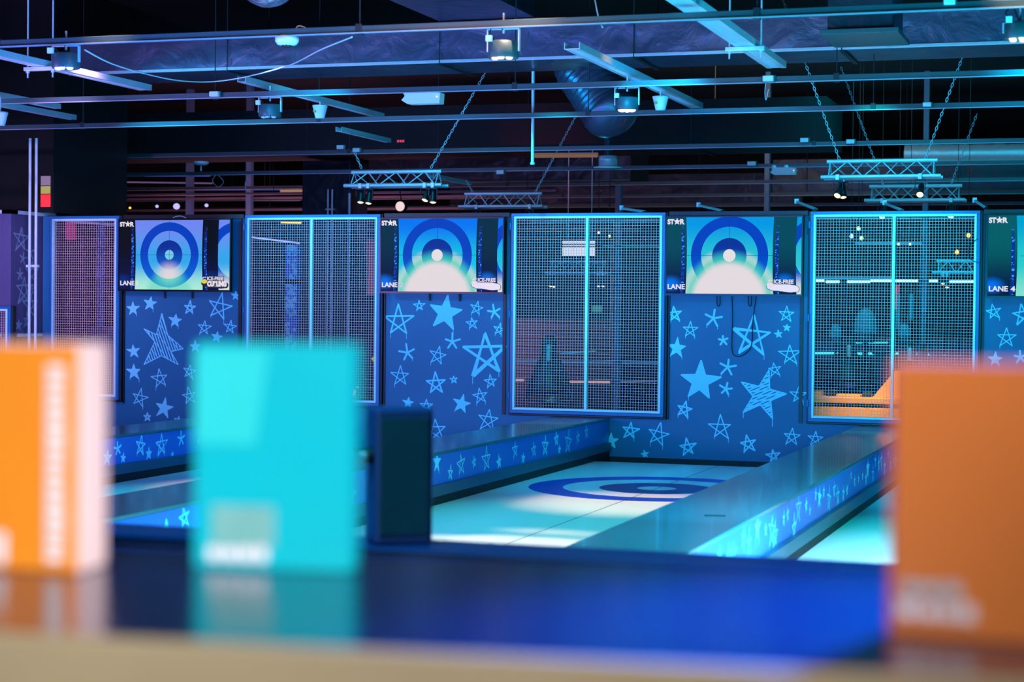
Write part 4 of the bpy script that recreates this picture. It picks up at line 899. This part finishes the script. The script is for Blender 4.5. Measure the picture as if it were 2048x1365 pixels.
# behind mesh two
tag(boxat(722, 480, 758, 590, 25, .1).build('poster_panel', mat('dim_red_poster', rgb(60, 30, 50), .6, noise=.4, scale=12)), 'dim reddish poster panel at the right of the second mesh', 'poster')
tag(boxat(700, 460, 720, 485, 25, .1).build('poster_panel', mat('dim_tan_poster', rgb(140, 100, 80), .6)), 'dim tan panel high in the right part of the second mesh', 'panel')
m = MB(); a = PY(745, 716, 20); b = PY(753, 734, 20); t = thing('toy_figure', 'small bright red and yellow toy at the right edge of the second mesh', 'toy', a)
MB().tube((a.x, 20, a.z), (b.x, 20, (a.z+b.z)/2), .022, 8).build('upper_part', glow('toy_yellow', rgb(225, 190, 40), .7), t); MB().tube((b.x, 20, (a.z+b.z)/2), (b.x+.01, 20, b.z), .026, 8).build('lower_part', glow('toy_red', rgb(230, 40, 40), .8), t)
tag(boxat(736, 735, 758, 790, 20, .2).build('crate', foild), 'dark crate under the toy behind the second mesh', 'crate')
a = PY(706, 792, 19.5); b = PY(716, 775, 19.5); tag(MB().path([a, a.lerp(b, .5)+Vector((-.01, 0, .02)), b], .014, 8).build('light_tube', g_red), 'short curved red light tube low in the second mesh', 'light tube')
t = thing('low_shelf', 'brown wooden low shelf at the bottom of the second mesh', 'shelf', PY(730, 800, 19.3))
a = PY(690, 795, 19.3); b = PY(765, 779, 19.3); MB().cbox(a.x, b.x, 19.3, 19.7, b.z-.02, b.z, .003).build('board', brown, t); MB().cbox(a.x, b.x, 19.3, 19.7, a.z-.02, a.z, .003).build('board', brown, t)
for xx in (a.x, b.x): MB().cbox(xx-.015, xx+.015, 19.3, 19.7, ZF, b.z, .003).build('side', brown, t)
# behind mesh one
tag(boxat(191, 440, 202, 800, 19, .08).build('square_post', mat('lilac_post', rgb(120, 140, 210), .5)), 'lilac-blue square post behind the first mesh panel', 'post')
tag(boxat(131, 441, 148, 480, 21, .05).build('small_sign', glow('dim_red_sign', rgb(150, 30, 90), .8)), 'dim magenta sign high behind the first mesh panel', 'sign')
tag(boxat(180, 655, 238, 800, 18.2, .4).build('equipment_cabinet', mat('grey_cabinet', rgb(110, 120, 150), .5)), 'grey-lilac cabinet low behind the first mesh panel', 'cabinet')
led(135, 443, 240, 451, 18.5, glow('lilac_line', rgb(120, 120, 190), .6), 'slanting lilac rail near the top of the first mesh', .012)
# pale signs, far lamps and lit strips above the wall
tag(boxat(560, 379, 601, 389, 27, .1).build('wall_sign', glow('tan_sign', rgb(190, 150, 120), .6)), 'small tan lit sign above the second mesh panel', 'sign')
led(505, 388, 575, 388, 27, glow('tan_line', rgb(130, 95, 85), .5), 'thin tan light line beside the tan sign', .012); led(505, 401, 600, 401, 27.2, glow('lilac_lit_line', rgb(120, 110, 150), .5), 'thin lilac light line under the tan sign', .010)
led(1068, 312, 1195, 311, 19.6, glow('amber_strip', rgb(130, 90, 55), .8), 'amber-lit strip high up right of the drop pipe', .022)
led(205, 364, 425, 367, 27, glow('lilac_far', rgb(140, 110, 170), .5), 'long far lilac light line high at the left', .010); led(290, 352, 420, 352, 27.5, glow('violet_far', rgb(90, 80, 190), .6), 'far violet light line at the left', .010)
led(385, 380, 560, 380, 28, glow('blue_far', rgb(60, 80, 170), .5), 'far blue light line left of the tan sign', .010)
led(190, 301, 240, 303, 22, glow('violet_curve', rgb(150, 150, 235), .8), 'short pale violet tube light high at the left', .008)
cable([PY(188, 298, 21), PY(200, 303, 21), PY(222, 305, 21), PY(242, 303, 21)], .008, 'pale violet curved cable high at the left above the first mesh', glow('violet_cable', rgb(150, 150, 230), .6))
cable([PY(498, 352, 22), PY(491, 365, 22), PY(492, 378, 22), PY(502, 386, 22)], .006, 'pale curved cable hanging near the thin column', plast)
cable([PY(432, 350, 22), PY(425, 362, 22), PY(436, 374, 22), PY(447, 364, 22), PY(436, 350, 22)], .004, 'looped cable hanging under a beam at the left', plast)
for x, y, g, r, lab in ((217, 403, g_yel, .035, 'yellow far lamp above the first mesh panel, higher one'), (227, 419, g_yel, .035, 'yellow far lamp above the first mesh panel, lower one'), (260, 416, g_yel, .018, 'small yellow far lamp over the lane 1 screen'), (146, 416, g_lil, .035, 'oval lilac lamp above the first mesh panel'), (314, 413, g_lil, .025, 'small lilac lamp over the lane 1 screen, left one'), (353, 413, g_lil, .05, 'larger lilac lamp over the lane 1 screen'), (413, 411, g_lil, .028, 'oval lilac lamp right over the lane 1 screen')):
    Y = 24.9; c = PY(x, y, Y); t = thing('far_lamp', lab, 'lamp', c, 'far lamps above the wall at left')
    MB().lathe(c, [(0, -r), (r*.8, -r*.6), (r, 0), (r*.8, r*.6), (0, r)], 14).build('globe', g, t); MB().tube((c.x, Y, c.z+r*.9), (c.x, Y, 1.6), .006, 6).build('rod', black, t)
for x, y, lab in ((402, 326, 'round pale disc lamp high at the left'),):
    c = PY(x, y, 21); t = thing('disc_lamp', lab, 'lamp', c); MB().lathe(c, [(0, .02), (.09, .015), (.1, 0), (.07, -.03), (0, -.035)], 24).build('shade', plast, t); MB().tube(c, (c.x, 21, 1.66), .01, 6).build('rod', plast, t)
t = thing('led_display', 'tiny red lit display on the ceiling above the left front truss', 'display', PY(802, 283, 21.2)); c = PY(802, 283, 21.2); MB().cbox(c.x-.06, c.x+.06, 21.19, 21.23, c.z-.025, c.z+.025, .003).build('case', black, t)
for k in (-1, 0, 1): MB().cbox(c.x+k*.032-.01, c.x+k*.032+.01, 21.182, 21.19, c.z-.008, c.z+.012, .001).build('lit_digit', g_red, t)
MB().tube((c.x, 21.22, c.z+.02), (c.x, 21.22, ZB), .006, 6).build('rod', black, t)

# ------------------------------------------------------------------ front barrier, control box, counter, leaflets
barr = mat('blue_barrier_laminate', rgb(20, 86, 200), .45, noise=.05, scale=2)
t = thing('front_barrier', 'low dark blue barrier closing the near end of the lanes', 'barrier', (-2, 4.64, ZF))
MB().cbox(-5.2, 2.2, 4.60, 4.70, -1.40, -.658, .004).build('front_panel', barr, t); MB().cbox(-5.2, 2.2, 4.59, 4.80, -.660, -.640, .006).build('top_rail', mat('barrier_rail', rgb(24, 66, 120), .35, noise=.05), t)
MB().box(-5.2, 2.2, 4.62, 4.70, ZF, -1.40).build('kick_plate', black, t)
t = thing('control_box', 'upright dark box with a round knob standing on the blue barrier', 'control box', (-1.86, 4.68, -.64))
cb = mat('dark_box_paint', rgb(40, 84, 136), .4, noise=.05)
Tb = Matrix.Translation((-1.868, 4.700, 0)) @ Matrix.Rotation(.62, 4, 'Z')
m = MB(); m.cbox(-.080, .080, -.062, .062, -.640, -.272, .012); m.v = [tuple(Tb @ Vector(v)) for v in m.v]; m.build('body', cb, t)
m = MB(); m.cbox(-.066, .066, -.0645, -.0615, -.61, -.30, .002); m.v = [tuple(Tb @ Vector(v)) for v in m.v]; m.build('front_plate', mat('dark_teal_plate', rgb(20, 92, 104), .35), t)
Tk = Tb @ Matrix.Translation((-.080, -.030, -.40)) @ Matrix.Rotation(PI/2, 4, 'Z')
MB().lathe((0, 0, 0), [(.022, 0), (.022, .014), (.018, .018), (0, .018)], 20, axis='Y', T=Tk).build('knob_base', rubber, t)
MB().lathe((0, 0, 0), [(.009, .014), (.009, .03), (.007, .034), (0, .035)], 16, axis='Y', T=Tk).build('knob', plast, t)

ct = bpy.data.materials.new('glossy_counter_laminate'); ct.use_nodes = True; b_ = ct.node_tree.nodes['Principled BSDF']
nz = ct.node_tree.nodes.new('ShaderNodeTexNoise'); nz.inputs['Scale'].default_value = 3; cmx = ct.node_tree.nodes.new('ShaderNodeMix'); cmx.data_type = 'RGBA'
cmx.inputs['A'].default_value = (*rgb(8, 26, 66), 1); cmx.inputs['B'].default_value = (*rgb(10, 32, 78), 1); ct.node_tree.links.new(nz.outputs['Fac'], cmx.inputs['Factor']); ct.node_tree.links.new(cmx.outputs['Result'], b_.inputs['Base Color'])
b_.inputs['Roughness'].default_value = .19; b_.inputs['IOR'].default_value = 2.4
edge = mat('beige_wood_edging', rgb(170, 156, 120), .5, noise=.14, scale=7)
t = thing('counter', 'near glossy dark blue counter with a beige front edge, out of focus', 'counter', (-.5, 1.45, ZF))
T = Matrix.Translation((-.48, 1.265, 0)) @ Matrix.Rotation(math.atan2(1.308-1.222, -.156+.809), 4, 'Z')
def TB(m): m.v = [tuple(T @ Vector(v)) for v in m.v]; return m
TB(MB().cbox(-1.6, 1.5, 0, .50, -.275, -.25, .002)).build('top', ct, t)
TB(MB().cbox(-1.6, 1.5, -.012, -.0002, -.36, -.2495, .002)).build('front_edge', edge, t)
TB(MB().box(-1.55, 1.45, .04, .46, ZF, -.275)).build('body', navy, t)

cream = mat('pinkish_card', rgb(250, 226, 222), .5, noise=.03)
oranc = mat('orange_card', rgb(246, 148, 30), .45, noise=.04, scale=12); oranr = mat('tan_orange_card', rgb(236, 136, 56), .45, noise=.04, scale=12)
cyanc = mat('cyan_card', rgb(0, 194, 208), .3, noise=.03, scale=8); cyan_refl = mat('painted_cyan_reflection', rgb(40, 216, 218), .35, noise=.1, scale=5)  # the paler cyan paints a reflection into the card colour
greyp = mat('grey_print', rgb(120, 190, 186), .4, noise=.2); whitep = mat('white_print', rgb(244, 246, 248), .4, noise=.04); magen = mat('magenta_card', rgb(170, 20, 120), .5)
def leaflet(cx, cy, rot, w, h, dep, face, side, label, extras):
    T = Matrix.Translation((cx, cy, -.25)) @ Matrix.Rotation(rot, 4, 'Z'); t = thing('leaflet_stand', label, 'leaflet stand', (cx, cy, -.25), 'leaflet stands on the counter')
    def put(m, name, mm):
        m.v = [tuple(T @ Vector(v)) for v in m.v]; return m.build(name, mm, t)
    put(MB().cbox(-w/2, w/2, 0, dep, .0, h, .004), 'holder', side)
    put(MB().cbox(-w/2+.0012, w/2-.0012, -.003, -.0002, .001, h-.002, .001), 'front_card', face)
    for k, (nm, x0, x1, z0, z1, mm, kind) in enumerate(extras):
        m = MB(); y = -.0036-.0003*k
        if kind == 'q': m.add([(x0, y, z0), (x1[0], y, z0), (x1[1], y, z1), (x0, y, z1)], [(0, 1, 2, 3)])
        elif kind == 'word':
            r_ = random.Random(5+k); x = x0
            while x < x1-.004:
                ww = r_.uniform(.010, .016); hh = (z1-z0)*r_.uniform(.75, 1); m.cbox(x, x+ww, y-.0004, y+.0003, z0, z0+hh, .0002); x += ww+.003
        elif kind == 'vert':
            z = z0; r_ = random.Random(8)
            while z < z1-.004:
                hh = r_.uniform(.008, .013); m.cbox(x0, x1-r_.uniform(0, .002), y-.0004, y+.0003, z, z+hh, .0002); z += hh+.0025
        put(m, nm, mm)
    return t
L1 = leaflet(-.992, 1.508, .05, .150, .212, .055, oranc, cream, 'orange leaflet stand cut off at the left edge, with pale pink side and vertical wording',
    [('vertical_wording', .043, .061, .086, .196, whitep, 'vert'), ('vertical_wording', .043, .061, .010, .078, whitep, 'vert'), ('logo', -.07, .0, .006, .04, whitep, 'word')])
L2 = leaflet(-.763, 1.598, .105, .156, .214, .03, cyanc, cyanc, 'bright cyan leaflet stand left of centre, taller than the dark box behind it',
    [('painted_reflection', -.077, (-.016, -.004), .118, .208, cyan_refl, 'q'), ('logo_patch', -.058, (.004, .004), .022, .060, greyp, 'q'), ('logo', -.062, -.004, .008, .024, whitep, 'word')])  # slanted pale band is a painted reflection; patch and logo are print
L3 = leaflet(-.101, 1.457, -.145, .150, .212, .03, oranr, oranr, 'orange leaflet stand at the right edge with a white word near its foot',
    [('side_stripe', -.0738, (-.0715, -.0715), .002, .209, magen, 'q'), ('logo', -.066, -.014, .014, .028, whitep, 'word'), ('logo', -.062, -.018, .031, .045, mat('pale_grey_print', rgb(200, 215, 215), .4), 'word')])

# ------------------------------------------------------------------ light
def area(loc, to, size, power, col, sy=None, name='fill_light', spread=PI):
    d = bpy.data.lights.new(name, 'AREA'); d.energy = power; d.color = col; d.size = size; d.spread = spread
    if sy: d.shape = 'RECTANGLE'; d.size_y = sy
    o = bpy.data.objects.new(name, d); COL.objects.link(o); o.location = loc
    o.rotation_euler = (Vector(to)-Vector(loc)).to_track_quat('-Z', 'Y').to_euler(); return o
def spot(loc, to, power, col, ang, blend=.5, rad=.05, name='spot_light'):
    d = bpy.data.lights.new(name, 'SPOT'); d.energy = power; d.color = col; d.spot_size = math.radians(ang); d.spot_blend = blend; d.shadow_soft_size = rad
    o = bpy.data.objects.new(name, d); COL.objects.link(o); o.location = loc
    o.rotation_euler = (Vector(to)-Vector(loc)).to_track_quat('-Z', 'Y').to_euler(); return o
CY = (.0, .50, 1.); GR = (.02, 1., .62); WH = (1., .92, .84)
# washes on the partition, hung from the ceiling in front of it
spot((-10.6, 13.2, 1.75), (-4.0, 16.5, -.6), 1500, (0, .50, 1.), 60, .7, .04)
for x, c_, e_ in ((-9.2, (.03, .26, 1.), 80), (-6.1, (0, .42, 1.), 200), (-3.3, (0, .44, 1.), 260), (-.6, (0, .50, 1.), 250)):
    spot((x, 12.4, 1.9), (x, 16.5, .65), e_*.8, c_, 46, .8, .12)
for x, e_ in ((-7.4, 70), (-4.7, 260), (-2.0, 320)): spot((x, 14.2, 2.0), (x, 16.5, .35), e_*1.1, (0, .90, 1.), 42, .9, .05)
area((-4.0, 9.0, 1.9), (-4.6, 16.5, .2), 1.0, 16, (1., .5, .55)); spot((-9.0, 12.0, 1.9), (-9.6, 16.5, 0), 150, (.8, .6, 1.), 34, .8, .1)  # the area lamp is an unseen pink fill added for the wires
spot((-4.9, 15.4, 1.8), (-4.75, 15.5, -1.), 60, (1., .10, .35), 14, .9, .05)  # added pink spot, stands in for a reflection on the divider top
# pools on the lanes
for k in range(4):
    x = -8.915+P*k; s_ = (.35, .9, 1, 1.4)[k]
    spot((x-.3, 13.9, 2.9), (x-.3, 14.3, ZL), 400*s_, (0, .62, 1.), 50, .9, .1)
    spot((x, 7.4, 2.9), (x, 8.0, ZL), 300*s_, (.0, .50, 1.), 50, .9, .1)
    spot((x+.1, 11.4, 2.9), (x+.1, 11.4, ZL), 420*s_, (0, 1., .72), 46, .9, .08)
    spot((x+.1, 12.70, 2.9), (x+.1, 12.62, ZL), 1050*s_, (1., .64, .42), 27, .9, .06)
    spot((x+.05, 10.25, 2.9), (x+.05, 10.25, ZL), 1250*s_, (1., .66, .45), 22, .95, .06)
spot((1.2, 8.2, .6), (-1.7, 8.3, -1.1), 3200, (.10, .70, 1.), 50, .9, .1)  # unseen spot added to brighten the star panel beside lane four
spot((-.6, 8.0, 2.4), (-.7, 9.8, ZL), 2400, (.30, .72, 1.), 46, .9, .1)
# unseen area lamps added to up-light the ceiling; spot washes along the struts
area((-3.0, 8.0, -.2), (-3.0, 13.0, 3.2), 3.0, 230, (0, .50, .9), 1.2)
area((.5, 9.5, -.1), (-1.2, 13.5, 3.2), 2.5, 210, (0, .62, .98), 1.2)
area((-5.6, 9.0, -.1), (-6.5, 13.5, 3.2), 2.0, 240, (.03, .16, 1.), 1.2)
area((-9.4, 8.6, .2), (-8.6, 12.6, 3.2), 1.6, 210, (.54, .34, 1.), 1.0)
spot((-9.4, 9.0, 2.4), (-10.5, 16.2, .4), 900, (.60, .40, 1.), 26, .8, .1)
spot((-7.2, 12.0, 2.0), (-10.6, 16.3, .2), 520, (.70, .42, 1.), 24, .8, .1)
spot((-5.5, 19.5, .9), (-4.6, 19.0, 3), 20, (0, .5, .8), 150, .8, .1)
spot((-2.2, 16.0, 2.9), (-2.2, 17.8, 1.2), 160, (0, .75, 1.), 70, .8, .1); spot((-7.0, 16.0, 2.9), (-7.0, 17.8, 1.2), 130, (0, .6, 1.), 70, .8, .1)
# back room
area((-2.0, 22, 3.0), (-2.0, 24, -1), 3, 120, (.0, .62, .85)); area((-5.0, 23, 3.0), (-5, 26, -.6), 2, 60, (.9, .6, .45)); area((-9.0, 20, 3.0), (-9, 22, -1), 3, 70, (.2, .35, 1.))
spot((-2.2, 17.4, 1.1), (-2.1, 18.3, -1.1), 700, (1., .52, .08), 44, .8, .05); area((-11, 24, -.4), (-11, 28, 3), 4, 150, (.85, .34, .60)); area((-3, 27, 0), (-3, 27, 3), 4, 50, (.05, .45, .7)); spot((-7.0, 21.0, .8), (-6.8, 22.4, 2.2), 60, (1, .05, .1), 60, .8)
# unseen lamps added to brighten leaflets, control box and counter
area((-.5, -.9, .9), (-.9, 1.5, -.15), .7, 3.9, (.94, .95, 1.), spread=.8); area((.7, .9, .5), (-.9, 1.5, -.15), .35, 3.2, (1., .85, .9), spread=.9)
spot((1.6, 3.0, 1.6), (.1, 4.62, -.8), 1100, (.0, .10, 1.), 44, .9, .1); spot((-2.6, 3.4, 2.4), (-2.0, 4.7, -.7), 500, (.0, .55, 1.), 60, .9, .1)
spot((.2, 3.2, 1.3), (-.26, 1.50, -.25), 3600, (.0, .15, 1.), 14, 1., .1)
wd_ = bpy.data.worlds.new('world'); S.world = wd_; wd_.use_nodes = True; wd_.node_tree.nodes['Background'].inputs[0].default_value = (*rgb(8, 16, 34), 1); wd_.node_tree.nodes['Background'].inputs[1].default_value = .6
